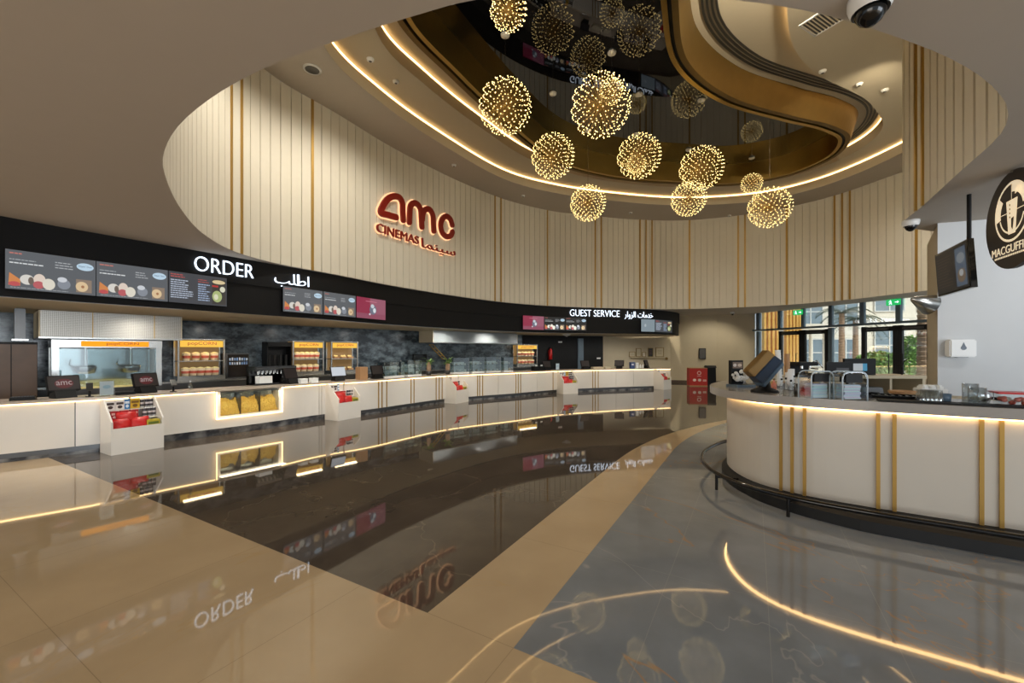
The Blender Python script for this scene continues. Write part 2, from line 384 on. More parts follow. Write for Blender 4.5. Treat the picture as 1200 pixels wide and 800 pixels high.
        if recalc or bevel:
            bm = bmesh.new(); bm.from_mesh(me)
            if recalc: bmesh.ops.recalc_face_normals(bm, faces=bm.faces)
            if bevel: bmesh.ops.bevel(bm, geom=[e for e in bm.edges if len(e.link_faces) == 2 and e.calc_face_angle(0) > .6], offset=bevel, segments=2, affect='EDGES', clamp_overlap=True)
            bm.to_mesh(me); bm.free()
        me.materials.append(mat)
        o = bpy.data.objects.new(name, me); COL.objects.link(o)
        if parent is not None: o.parent = parent
        return o

def thing(name, label, cat, loc=(0, 0, 0), rz=0.0, group=None):
    o = bpy.data.objects.new(name, None); COL.objects.link(o); o.empty_display_size = .1
    o.location = loc; o.rotation_euler = (0, 0, rz); return tag(o, label, cat, group)
def tag(o, label, cat, group=None, kind=None):
    o['label'] = label; o['category'] = cat
    if group: o['group'] = group
    if kind: o['kind'] = kind
    return o
def struct(o): o['kind'] = 'structure'; return o
def dup(r, loc, rz, label=None, group=None, scale=None):
    c = r.copy(); COL.objects.link(c); c.location = loc; c.rotation_euler = (0, 0, rz)
    if label: c['label'] = label
    if group: c['group'] = group
    if scale: c.scale = scale
    for ch in list(r.children):
        d = ch.copy(); COL.objects.link(d); d.parent = c
        for g in list(ch.children): e = g.copy(); COL.objects.link(e); e.parent = d
    return c

def text_geo(body, ext=.01, thin=0.0):
    cu = bpy.data.curves.new('txt', 'FONT'); cu.body = body; cu.size = 1.0; cu.extrude = ext; cu.resolution_u = 4; cu.offset = -thin
    ob = bpy.data.objects.new('txt', cu); COL.objects.link(ob)
    dg = bpy.context.evaluated_depsgraph_get(); me = bpy.data.meshes.new_from_object(ob.evaluated_get(dg))
    vs = [v.co.copy() for v in me.vertices]; fs = [tuple(p.vertices) for p in me.polygons]
    bpy.data.objects.remove(ob); bpy.data.curves.remove(cu); bpy.data.meshes.remove(me)
    x0 = min(v.x for v in vs); x1 = max(v.x for v in vs); y0 = min(v.y for v in vs); y1 = max(v.y for v in vs)
    return [((v.x - x0) / (x1 - x0), (v.y - y0) / (y1 - y0), v.z / ext) for v in vs], fs, (x1 - x0) / (y1 - y0)
def text_flat(mb, body, x0, z0, w, h, y, th=.004, col=None):   # upright lettering in the local x,z plane, facing -y
    g, fs, _ = text_geo(body); mb.add([(x0 + a * w, y - th * .5 - c * th * .5, z0 + b * h) for a, b, c in g], fs, col)
def text_curve(mb, body, cv, s0, s1, z0, z1, off, th=.02, thin=0.0):
    g, fs, _ = text_geo(body, .01, thin); vs = []
    for a, b, c in g: p = cv.at(s0 + a * (s1 - s0), off + th * .5 * c)[0]; vs.append((p.x, p.y, z0 + b * (z1 - z0)))
    mb.add(vs, fs)
def stroke_poly(pts, w):                                       # outline of a round-ended pen stroke
    P = [Vector(p) for p in pts]; Lf, Rt = [], []; n = len(P)
    for i in range(n):
        d = (P[min(n - 1, i + 1)] - P[max(0, i - 1)]).normalized(); q = Vector((-d.y, d.x)) * w; Lf.append(P[i] + q); Rt.append(P[i] - q)
    return Lf, Rt

def fill(loops, z, name, mat):
    bm = bmesh.new(); es = []
    for lp in loops:
        vs = [bm.verts.new((p[0], p[1], z)) for p in lp]
        es += [bm.edges.new((vs[i], vs[(i + 1) % len(vs)])) for i in range(len(vs))]
    bmesh.ops.triangle_fill(bm, use_beauty=True, use_dissolve=False, edges=es)
    me = bpy.data.meshes.new(name); bm.to_mesh(me); bm.free(); me.materials.append(mat)
    o = bpy.data.objects.new(name, me); COL.objects.link(o); return o
def samples(cv, step, off=0.0):
    n = int(cv.len / step); return [cv.at(cv.len * i / n, off)[0] for i in range(n)]

# ================================================================== THE SETTING
ZC, ZU, ZU2, ZU3, ZM = Z(3.14), Z(6.4), Z(6.7), Z(7.0), Z(7.05)
WA, WB = Vector((11.45, 19.65)), Vector((13.2, 13.3))            # ends of the glazed wall
fl = MB(); fl.add([(-14, -7, 0), (14, -7, 0), (15, 10.2, 0), (13.3, 13.0, 0), (11.45, 19.65, 0), (11.4, 22.5, 0), (-14, 22.5, 0)], [(0, 1, 2, 3, 4, 5, 6)])
struct(fl.build('floor', M['floor'], recalc=False))

# lower ceiling with the kidney-shaped opening
struct(fill([[(-14, -7), (15, -7), (15, 9.8), (13.4, 13.0), (11.5, 19.75), (11.4, 22.5), (-14, 22.5)], samples(DRUM, .2)], ZC, 'ceiling', M['ceil']))
# drum wall of upright grooved boards
dw = MB(); npan = int(DRUM.len / .235); pw = DRUM.len / npan; ring = []
for i in range(npan):
    a = i * pw
    gw, gd = (.05, -.05) if a > DRUM.len * .74 else (.018, -.03)
    for ds, o in ((.0, gd), (gw, gd), (gw, 0.0), (pw * .5, 0.0), (pw, 0.0)): ring.append(DRUM.at(a + ds - (.0005 if ds == pw else 0), o)[0])
n = len(ring); dw.add([(p.x, p.y, ZC) for p in ring] + [(p.x, p.y, ZU) for p in ring], [(i, (i + 1) % n, n + (i + 1) % n, n + i) for i in range(n)])
drum = struct(dw.build('wall_back', M['panel'], recalc=False))
def strip(s, w, cv=DRUM, z0=ZC, z1=ZU, parent=None, o0=-.01, o1=.014, mat='goldp', name='gold_strip'):
    return MB().sweep(cv, s - w / 2, s + w / 2, [(o0, z0), (o1, z0), (o1, z1), (o0, z1)], step=w).build(name, M[mat], parent)
for x, w in ((187.5, .05), (271, .06), (283, .06), (366, .06), (580, .06), (587, .06), (641.5, .06), (697.5, .06), (704.5, .06), (750, .06), (757, .06), (764, .06), (808, .07), (865, .06), (873, .06), (922, .07), (978, .06), (987, .06), (996, .06), (1074, .07)):
    s = DRUM.px(x)
    if s is not None: strip(s, w, parent=drum)
sC = min(range(len(DRUM.p)), key=lambda i: (DRUM.p[i] - Vector((4.78, 5.12)) * K).length); sC = DRUM.s[sC]
sN, sM = DRUM.px(1074, lo=sC - .05, hi=sC + 2.5), DRUM.px(1082, lo=sC - .05, hi=sC + 2.5)
for s in (sN, sM):
    if s is not None: strip(s, .05, parent=drum, o1=.02, mat='gold')

# upper ceiling: three stepped tiers round the recess
c1 = fill([samples(DRUM, .2, -.01), samples(RA, .2)], ZU, 'ceiling', M['ceil']); struct(c1)
c2 = fill([samples(RA, .2), samples(RB, .2)], ZU2, 'ceiling', M['ceil2']); struct(c2)
c3 = fill([samples(RB, .2), samples(RI, .12, -.42)], ZU3, 'ceiling', M['ceil2']); struct(c3)
for cv, z0, par in ((RA, ZU, c1), (RB, ZU2, c2)):
    r = MB().sweep(cv, 0, cv.len, [(0, z0), (0, z0 + .3 * K)], step=.15, closed=True, smooth=True, loop=False).build('riser', M['ceil2'], par, recalc=False)
    MB().sweep(cv, 0, cv.len, [(.004, z0 + .28), (.01, z0 + .28), (.01, z0 + .325), (.004, z0 + .325)], step=.15, closed=True).build('led_strip', M['warmc'], par)
# hanging gold ring and the black mirror ceiling inside it
tr = MB().sweep(RI, 0, RI.len, [(0, ZM + .01), (0, Z(6.5)), (-.09, Z(6.5)), (-.09, Z(6.54))], step=.1, closed=True, loop=False, smooth=False).build('trim_1', M['gold'], recalc=False); struct(tr)
MB().sweep(RI, 0, RI.len, [(-.09, Z(6.54)), (-.155, Z(6.54))], step=.1, closed=True, loop=False).build('groove', M['black'], tr, recalc=False)
MB().sweep(RI, 0, RI.len, [(-.155, Z(6.54)), (-.155, Z(6.5)), (-.26, Z(6.5)), (-.42, ZU3)], step=.1, closed=True, loop=False).build('outer_band', M['golddk'], tr, recalc=False)
struct(fill([samples(RI, .12, -.02)], ZM, 'ceiling', M['mirror']))
sl0, sl1 = RI.px(985, far=False, lo=RI.len * .4), RI.len * .8
for k in range(4):
    MB().sweep(RI, RI.len * .475, RI.len * .78, [(-.58 - .075 * k, ZU3 - .005), (-.58 - .075 * k, ZU3 - .02), (-.62 - .075 * k, ZU3 - .02), (-.62 - .075 * k, ZU3 - .005)], step=.12).build('air_slot', M['steeld'], c3)

# kitchen ceiling, back walls, guest-service wall
kc = MB(); q0 = [FASC.at(FASC.len * i / 60, -.12)[0] for i in range(61)]; q1 = [BACK.at(BACK.len * i / 60)[0] for i in range(61)]
q1[-1] = Vector((7.9, 21.2))
for i in range(55, 60): q1[i] = q1[54].lerp(q1[-1], (i - 54) / 6)
kc.add([(p.x, p.y, Z(2.23)) for p in q0] + [(p.x, p.y, Z(2.23)) for p in q1], [(i, i + 1, 62 + i, 61 + i) for i in range(60)])
struct(kc.build('ceiling', M['beige'], recalc=False))
struct(MB().sweep(BACK, 0, BACK.len, [(0, 0), (0, 2.4)], step=.3, loop=False).build('wall_left', M['tile'], recalc=False))
bw = MB(); pl = [(4.5, 20.66), (8.05, 21.25), (10.05, 20.55), (11.45, 19.7)]
bw.add([(a, b, 0) for a, b in pl] + [(a, b, 3.5) for a, b in pl], [(i, i + 1, 5 + i, 4 + i) for i in range(3)])
bwo = struct(bw.build('wall_far', M['beige'], recalc=False))
bb = MB()
for (a, b), (c, d) in zip(pl, pl[1:]):
    e = Vector((c - a, d - b)); nn = Vector((e.y, -e.x)).normalized() * .02
    bb.add([(a, b, 0), (c, d, 0), (c + nn.x, d + nn.y, 0), (a + nn.x, b + nn.y, 0), (a, b, .12), (c, d, .12), (c + nn.x, d + nn.y, .12), (a + nn.x, b + nn.y, .12)], [(0, 1, 5, 4), (2, 3, 7, 6), (4, 5, 6, 7), (3, 0, 4, 7), (1, 2, 6, 5)])
struct(bb.build('baseboard_far', M['wood']))
# white wall behind the bar with the blue door
wr = MB(); C0, C1, C2 = Vector((6.9, 6.95)), Vector((5.86, 5.757)), Vector((10.5, 4.1)); wd = (C2 - C1).normalized()
def onw(t, o=0.0): return C1 + wd * t + Vector((wd.y, -wd.x)) * o
wr.add([(C1.x, C1.y, 0), (C2.x, C2.y, 0), (C2.x, C2.y, ZC), (C1.x, C1.y, ZC)], [(0, 1, 2, 3)])
struct(wr.build('wall_right', M['whitew'], recalc=False))
struct(MB().add([(C0.x, C0.y, 0), (C1.x, C1.y, 0), (C1.x, C1.y, ZC), (C0.x, C0.y, ZC), (C0.x + 3, C0.y + .2, 0), (C0.x + 3, C0.y + .2, ZC)], [(0, 1, 2, 3), (4, 0, 3, 5)]).build('wall_right', M['beige'], recalc=False))
wang = math.atan2(wd.y, wd.x)
dl = onw(1.17 * K, .03)
d1 = thing('door_3', 'blue door', 'door', (dl.x, dl.y, 0), wang); del d1['label'], d1['category']; struct(d1)
MB().box(.52, 0, 0, .92, .05, 2.56).build('leaf', M['doorb'], d1)
MB().box(.03, -.01, 0, .06, .08, 2.62).box(1.01, -.01, 0, .06, .08, 2.62).box(.52, -.01, 2.56, 1.04, .08, .06).build('door_frame', M['frame'], d1)
MB().box(.115, -.05, 1.0, .03, .06, .16).box(.16, -.075, 1.06, .13, .02, .025).build('door_handle', M['steel'], d1)

# glazed wall with double doors
wv = (WB - WA); wl = wv.length; wv.normalize(); wang2 = math.atan2(wv.y, wv.x)
WIN = Curve([WA, WA + wv * wl * .5, WB + wv * 1.5])
win = bpy.data.objects.new('window_1', None); COL.objects.link(win); win.location = (WA.x, WA.y, 0); win.rotation_euler = (0, 0, wang2); struct(win)
def wx(px): return WIN.px(px)
mull = [(889, .16), (914, .13), (941.5, .11), (974, .13), (1011, .13), (1053.5, .13)]
fr = MB()
for px, w in mull: fr.box(wx(px), 0, 2.56, w * 1.08, .12, 1.3)
for px in (889, 974): fr.box(wx(px), 0, 0, .15, .13, 2.5)
fr.box(wl / 2 + .6, 0, 3.7, wl + 1.5, .14, .2).box(wl / 2 + .6, 0, 2.52, wl + 1.5, .13, .08).box(wl + .55, 0, 0, .12, .12, 3.8)
fr.build('window_frame', M['frame'], win)
MB().box(wl / 2 + .6, .0, .02, wl + 1.4, .012, 3.7).build('pane', M['glass'], win)
for k, (a, b, hs) in enumerate(((914, 941.5, 1), (941.5, 972, -1), (1011, 1053.5, 1), (1053.5, 1094, -1))):
    x0, x1 = wx(a), wx(b); dr = bpy.data.objects.new('door_%d' % (k + 4), None); COL.objects.link(dr); dr.location = (WA.x + wv.x * x0, WA.y + wv.y * x0, 0); dr.rotation_euler = (0, 0, wang2); struct(dr); w = x1 - x0
    MB().box(.07, -.03, .01, .13, .1, 2.45).box(w - .07, -.03, .01, .13, .1, 2.45).box(w / 2, -.03, 2.28, w, .1, .16).box(w / 2, -.03, .01, w, .1, .2).build('door_frame', M['framed'], dr)
    hx = w - .2 if hs > 0 else .2
    MB().tube([(hx, -.08, .75), (hx, -.16, .75), (hx, -.16, 1.5), (hx, -.08, 1.5)], .016).build('door_handle', M['framed'], dr)
    MB().box(w / 2, -.13, 2.32, w * .6, .07, .07).build('door_closer', M['steeld'], dr)

# ================================================================== FASCIA, SIGNS, SCREENS
fs0 = .0; fa = bpy.data.objects.new('trim_2', None); COL.objects.link(fa); fa.location = (-3, 9.8, 0); struct(fa)
MB().sweep(FASC, 0, FASC.len, [(-.1, Z(2.72)), (.03, Z(2.72)), (.03, ZC), (-.1, ZC)], step=.15).build('upper_band', M['fascia'], fa, True)
MB().sweep(FASC, 0, FASC.len - .25, [(-.1, Z(2.23)), (.0, Z(2.23)), (.0, Z(2.72)), (-.1, Z(2.72))], step=.15).build('lower_band', M['fascia'], fa, True)

def sign(name, label, body, cv, a, b, z0, z1, off, mat, th=.03, cat='sign'):
    s0, s1 = cv.px(a, off), cv.px(b, off); p = cv.at((s0 + s1) / 2, off)[0]
    t = thing(name, label, cat, (p.x, p.y, z0)); mb = MB(); text_curve(mb, body, cv, s0, s1, z0, z1, off, th, .016); mb.build('lettering', mat, t, True, recalc=False); return t
AR_ORDER = '\uFE90\uFEE0\uFEC3\uFE8D'
AR_GUEST = '\uFEAD\uFE8D\uFEED\uFEB0\uFEDF\uFE8D \uFE95\uFE8E\uFEE3\uFEAA\uFEA7'
AR_CINE = '\uFE8E\uFEE4\uFEE8\uFEF4\uFEB3'
sign('illuminated_sign', 'white illuminated letters reading ORDER on the black fascia', 'ORDER', FASC, 228, 297, Z(2.83), Z(3.055), .06, M['signw'])
sign('illuminated_sign', 'white illuminated Arabic word beside the ORDER lettering', AR_ORDER, FASC, 322, 362, Z(2.76), Z(3.02), .06, M['signw'])
sign('illuminated_sign', 'white illuminated letters reading GUEST SERVICE on the fascia', 'GUEST SERVICE', FASC, 668, 726, Z(2.83), Z(3.06), .06, M['signw'])
sign('illuminated_sign', 'white illuminated Arabic words to the right of GUEST SERVICE', AR_GUEST, FASC, 732, 765, Z(2.76), Z(3.04), .06, M['signw'])

# big red halo-lit sign on the drum wall
p = DRUM.at(DRUM.px(487))[0]; amc = thing('wall_sign', 'large dark red halo-lit cinema sign reading amc CINEMAS on the grooved cream wall', 'sign', (p.x, p.y, 4.7))
def zs(zx, zy):                                                 # wall position of a point read from the photograph
    px, py = 400 + zx / 6.667, 200 + zy / 6.667; s = DRUM.px(px, .08); return s, zpx(DRUM.at(s, .08)[0].y, py)
def smooth(pts, n=8):
    c = Curve([Vector(q) for q in pts], n=n); return c.p
def cstroke(pts, w, o0, o1, mb):
    P = smooth(pts); Lf, Rt = stroke_poly(P, w)
    d0 = (P[0] - P[1]).normalized(); d1 = (P[-1] - P[-2]).normalized()
    def cap(c, d): a = math.atan2(d.y, d.x); return [c + Vector((math.cos(a + PI / 2 - PI * i / 8), math.sin(a + PI / 2 - PI * i / 8))) * w for i in range(1, 8)]
    vs = []; fs = []
    def w3(q, o): p = DRUM.at(q.x, o)[0]; return (p.x, p.y, q.y)
    n = len(P)
    for o in (o0, o1): vs += [w3(q, o) for q in Lf] + [w3(q, o) for q in Rt]
    for i in range(n - 1):
        fs += [(i, i + 1, n + i + 1, n + i), (2 * n + i, 3 * n + i, 3 * n + i + 1, 2 * n + i + 1), (i, 2 * n + i, 2 * n + i + 1, i + 1), (n + i, n + i + 1, 3 * n + i + 1, 3 * n + i)]
    mb.add(vs, fs)
    for c, d in ((P[0], d0), (P[-1], d1)):
        q = [c + Vector((-d.y, d.x)) * w] + cap(c, d) + [c + Vector((d.y, -d.x)) * w]; m = len(q)
        mb.add([w3(e, o0) for e in q] + [w3(e, o1) for e in q], [tuple(range(m)), tuple(range(2 * m - 1, m - 1, -1))] + [(i, i + 1, m + i + 1, m + i) for i in range(m - 1)])
LET = {'letter_a': [[(428, 364), (365, 346), (308, 326), (322, 280), (362, 222), (410, 200), (455, 212), (476, 250), (480, 320), (484, 385)]],
       'letter_m': [[(531, 402), (534, 330), (541, 275), (565, 253), (597, 265), (618, 300), (625, 370), (629, 438)], [(632, 380), (640, 325), (663, 300), (693, 307), (714, 345), (719, 405), (722, 470)]],
       'letter_c': [[(866, 424), (852, 380), (820, 356), (788, 378), (776, 430), (790, 486), (825, 515), (856, 504), (868, 478)]]}
for nm, sts in LET.items():
    mb, hb = MB(), MB()
    for st in sts:
        pts = [zs(*q) for q in st]; cstroke(pts, .072 * K, .05, .11, mb); cstroke(pts, .095 * K, .022, .032, hb)
    o = mb.build(nm, M['redsign'], amc, True); hb.build('halo', emis('halo', (255, 190, 140), 1.6) if nm == 'letter_a' else bpy.data.materials['halo'], o, False).location = (0, 0, 0)
for o in [c for c in amc.children]:
    for h in o.children: h.matrix_parent_inverse = Matrix.Translation(-amc.location)
mb, hb = MB(), MB(); s0, s1, s2, s3 = [DRUM.px(x, .08) for x in (441.5, 490.5, 494, 533.5)]
text_curve(mb, 'CINEMAS', DRUM, s0, s1, Z(4.27), Z(4.47), .08, .05); text_curve(hb, 'CINEMAS', DRUM, s0 - .03, s1 + .03, Z(4.25), Z(4.49), .03, .01)
mb.build('lettering', M['redsign'], amc, True, recalc=False); hb.build('halo', bpy.data.materials['halo'], amc, True, recalc=False)
mb, hb = MB(), MB(); text_curve(mb, AR_CINE, DRUM, s2, s3, Z(4.17), Z(4.46), .08, .05); text_curve(hb, AR_CINE, DRUM, s2 - .03, s3 + .03, Z(4.15), Z(4.48), .03, .01)
mb.build('arabic_lettering', M['redsign'], amc, True, recalc=False); hb.build('halo', bpy.data.materials['halo'], amc, True, recalc=False)

def paint_screen(kind, w, h, rnd):
    mb = MB(); y = -.022
    if kind == 'promo':
        mb.frect(0, 0, w, h, y, (150, 44, 74)); mb.frect(w * .45, 0, w, h, y - .0004, (158, 92, 112)); mb.frect(0, 0, w, h * .25, y - .0006, (150, 78, 100))
        mb.fell(w * .55, h * .45, w * .12, h * .24, y - .001, (112, 118, 136)); mb.fell(w * .53, h * .62, w * .06, h * .1, y - .0014, (206, 214, 222)); mb.fell(w * .6, h * .42, w * .05, h * .12, y - .0014, (225, 230, 235)); mb.fell(w * .44, h * .22, w * .03, h * .05, y - .0014, (214, 214, 222))
        mb.frect(w * .3, h * .82, w * .68, h * .85, y - .001, (214, 130, 150))
        return mb
    if kind == 'plain':
        mb.frect(0, 0, w, h, y, (134, 148, 156)); mb.fell(w * .3, h * .5, w * .07, h * .12, y - .001, (178, 188, 194)); return mb
    bg = (96, 100, 105) if kind == 'ice' else ((70, 72, 78) if kind == 'list' else (26, 28, 30))
    mb.frect(0, 0, w, h, y, bg)
    def lines(x0, x1, z0, n, dz, col, hh=.022):
        for i in range(n):
            x = x0; e = x0 + (x1 - x0) * rnd.uniform(.6, 1)
            while x < e:
                l = rnd.uniform(.02, .06) * w; mb.frect(x, z0 - i * dz, min(e, x + l), z0 - i * dz + hh * h, y - .001, col); x += l + .008 * w
    if kind in ('ice', 'dark'):
        lines(.04 * w, .22 * w, .9 * h, 1, .1 * h, (196, 120, 110), .035); lines(.04 * w, .36 * w, .75 * h, 1, .1 * h, (170, 176, 180)); lines(.04 * w, .42 * w, .66 * h, 1, .1 * h, (222, 226, 228), .03)
        lines(.52 * w, .73 * w, .8 * h, 3, .07 * h, (188, 192, 196))
        mb.fell(.87 * w, .78 * h, .105 * w, .105 * h, y - .001, (196, 222, 240)); text_flat(mb, "Dippin' Dots", .79 * w, .755 * h, .16 * w, .06 * h, y - .0012, .0004, (46, 70, 104))
        g = 1.0 if kind == 'ice' else 1.15
        def b(x, z, rx, rz, c, k): mb.fell(x * w, z * h, rx * w, rz * h, y - .001 - .0003 * k, tuple(min(255, int(v * g)) for v in c))
        mb.flat([(.03 * w, .1 * h), (.15 * w, .1 * h), (.15 * w, .26 * h), (.04 * w, .42 * h)], y - .0012, (216, 138, 78)); b(.09, .14, .06, .06, (196, 82, 84), 1)
        b(.22, .27, .075, .13, (224, 220, 212), 2); b(.26, .25, .03, .1, (112, 98, 88), 3); b(.35, .3, .065, .15, (232, 214, 200), 4); b(.34, .16, .06, .1, (192, 96, 100), 5); b(.45, .2, .07, .15, (230, 224, 208), 6)
        b(.62, .24, .075, .14, (140, 146, 156), 2); b(.6, .36, .055, .07, (212, 216, 222), 3); mb.frect(.76 * w, .06 * h, .95 * w, .42 * h, y - .0008, (146, 128, 112)); b(.83, .22, .075, .14, (228, 200, 158), 4); b(.84, .22, .02, .04, (170, 120, 84), 5)
        lines(.05 * w, .7 * w, .04 * h, 1, .1, (160, 164, 168), .018)
    elif kind == 'list':
        lines(.03 * w, .3 * w, .9 * h, 2, .07 * h, (196, 88, 84), .03); lines(.03 * w, .42 * w, .72 * h, 9, .07 * h, (196, 208, 226), .03); lines(.48 * w, .72 * w, .82 * h, 2, .07 * h, (196, 88, 84)); lines(.48 * w, .7 * w, .66 * h, 8, .075 * h, (176, 196, 226), .03)
        mb.frect(.73 * w, .05 * h, .98 * w, .92 * h, y - .0008, (62, 58, 54)); mb.fell(.85 * w, .82 * h, .12 * w, .07 * h, y - .001, (228, 206, 160)); mb.frect(.73 * w, .64 * h, .84 * w, .7 * h, y - .001, (190, 52, 52)); mb.fell(.92 * w, .58 * h, .05 * w, .1 * h, y - .0011, (226, 224, 200)); mb.fell(.82 * w, .32 * h, .09 * w, .2 * h, y - .0012, (178, 192, 128)); mb.fell(.8 * w, .3 * h, .04 * w, .1 * h, y - .0014, (226, 226, 196))
    elif kind == 'board':
        lines(.05 * w, .55 * w, .85 * h, 11, .07 * h, (92, 76, 66), .02); mb.frect(.64 * w, .06 * h, .95 * w, .94 * h, y - .0008, (92, 112, 134)); mb.fell(.8 * w, .7 * h, .12 * w, .12 * h, y - .001, (150, 160, 168)); mb.fell(.8 * w, .3 * h, .12 * w, .16 * h, y - .001, (132, 112, 92)); mb.fell(.8 * w, .36 * h, .06 * w, .08 * h, y - .0012, (202, 206, 208))
    return mb
SCR = [(5.5, 111.5, 'ice', 'first menu screen at the left end of the fascia, ice cream pictures'), (112.5, 196, 'ice', 'second menu screen from the left, ice cream pictures and pale oval logo'), (197, 265, 'list', 'third menu screen from the left, below the ORDER sign, mostly lines of text'),
       (331, 377.5, 'ice', 'leftmost screen of the middle trio below the Arabic order sign'), (378.5, 416, 'ice', 'middle screen of the trio below the Arabic order sign'), (417, 451, 'promo', 'pale pink promotional screen ending the middle trio of screens'),
       (612.5, 637, 'promo', 'crimson promotional screen beside the far pair of menu screens'), (637.5, 662, 'dark', 'dark menu screen touching the crimson screen on its right'), (662.5, 687, 'dark', 'dark menu screen second right of the crimson screen, under GUEST SERVICE'),
       (751, 767, 'plain', 'pale grey blank screen below the Arabic guest service words'), (767.5, 787, 'list', 'dark text menu screen at the right end of the fascia')]
rnd = random.Random(3)
for a, b, kind, lab in SCR:
    A, B = FASC.at(FASC.px(a, .05), .05)[0], FASC.at(FASC.px(b, .05), .05)[0]; d = B - A; w = d.length; h = .455 * K
    t = thing('menu_screen', lab, 'screen', (A.x, A.y, Z(2.315)), math.atan2(d.y, d.x), 'menu screens on the fascia')
    MB().box(w / 2, .0, -.008, w + .006, .04, h + .016).build('bezel', M['blackg'], t)
    paint_screen(kind, w, h, rnd).build('display', M['vce'], t, recalc=False)

# ================================================================== GLOBE PENDANTS
def globe_mesh(D, seed, npts):
    r = random.Random(seed); R = D / 2; led, wire = MB(), MB(); ga = PI * (3 - 5 ** .5)
    for i in range(npts):
        z = 1 - 2 * (i + .5) / npts; q = (1 - z * z) ** .5; d = Vector((q * math.cos(ga * i), q * math.sin(ga * i), z)); k = R * (1 if i % 3 else .9)
        c = d * k; e = .0105 if D > .7 else .0085
        led.add([c + Vector(v) * e for v in ((1, 0, 0), (-1, 0, 0), (0, 1, 0), (0, -1, 0), (0, 0, 1), (0, 0, -1))], [(0, 2, 4), (2, 1, 4), (1, 3, 4), (3, 0, 4), (2, 0, 5), (1, 2, 5), (3, 1, 5), (0, 3, 5)])
        wire.cyl(d * R * .12, c, .0015, seg=3, caps=False, smooth=False)
    wire.ell(0, 0, 0, R * .1, R * .1, R * .1, 10, 6)
    return led, wire
PROTO = {}
GL = [(596, 12, 5.1, .45, 'globe pendant cut by the ceiling edge at the top centre'), (592, 125, 7.2, .9, 'large bright globe pendant furthest left over the hall'), (704, 124, 6.4, .9, 'largest glowing wire globe pendant in the middle of the cluster'),
      (717, 107, 7.63, .44, 'small globe pendant seen through the largest one'), (648, 183, 8.84, .9, 'globe pendant just right of and below the leftmost one'), (749, 183, 8.87, .9, 'globe pendant right of and below the largest globe'),
      (746, 192, 10.5, .47, 'small globe pendant seen through the globe right of centre'), (689, 238, 10.33, .86, 'lowest hanging globe pendant, in front of the cream boards left of centre'), (822, 197, 9.07, .9, 'upper globe of the two overlapping pendants on the right'),
      (807, 233, 11.3, .9, 'lower globe of the two overlapping pendants on the right'), (881, 215, 11.79, .55, 'small globe pendant above the one furthest right'), (902, 243, 9.6, .9, 'globe pendant furthest right and low')]
def make_globe(D, lab, loc):
    key = round(D, 2); t = thing('globe_pendant', lab, 'pendant lamp', loc, random.uniform(0, 6), 'glowing globe pendants')
    if key not in PROTO:
        led, wire = globe_mesh(D, 1, 330 if D > .7 else 190); a = led.build('led_points', M['led'], t); b = wire.build('wire_frame', M['wire'], t, recalc=False); a['kind'] = 'stuff'; PROTO[key] = (a.data, b.data)
    else:
        for nm, me in zip(('led_points', 'wire_frame'), PROTO[key]):
            o = bpy.data.objects.new(nm, me); COL.objects.link(o); o.parent = t
            if nm == 'led_points': o['kind'] = 'stuff'
    zt = ZM - .005 - loc[2]
    MB().cyl((0, 0, D * .06), (0, 0, zt - .03), .0035, seg=5).build('cable', M['steel'], t)
    MB().lathe([(0.001, zt - .06), (.035, zt - .055), (.085, zt - .03), (.09, zt), (.001, zt)], seg=16).build('canopy', M['white_lamp'], t)
for px, py, Y, D, lab in GL:
    Y *= K; D *= K; make_globe(D, lab, ((px - CX) / F * Y, Y, zpx(Y, py)))

# ================================================================== SERVICE COUNTER
ZT = .87
def cs(x): return COUNT.px(x)
PODX = [155, 403, 537, 666, 772]                                  # columns of the five candy podiums
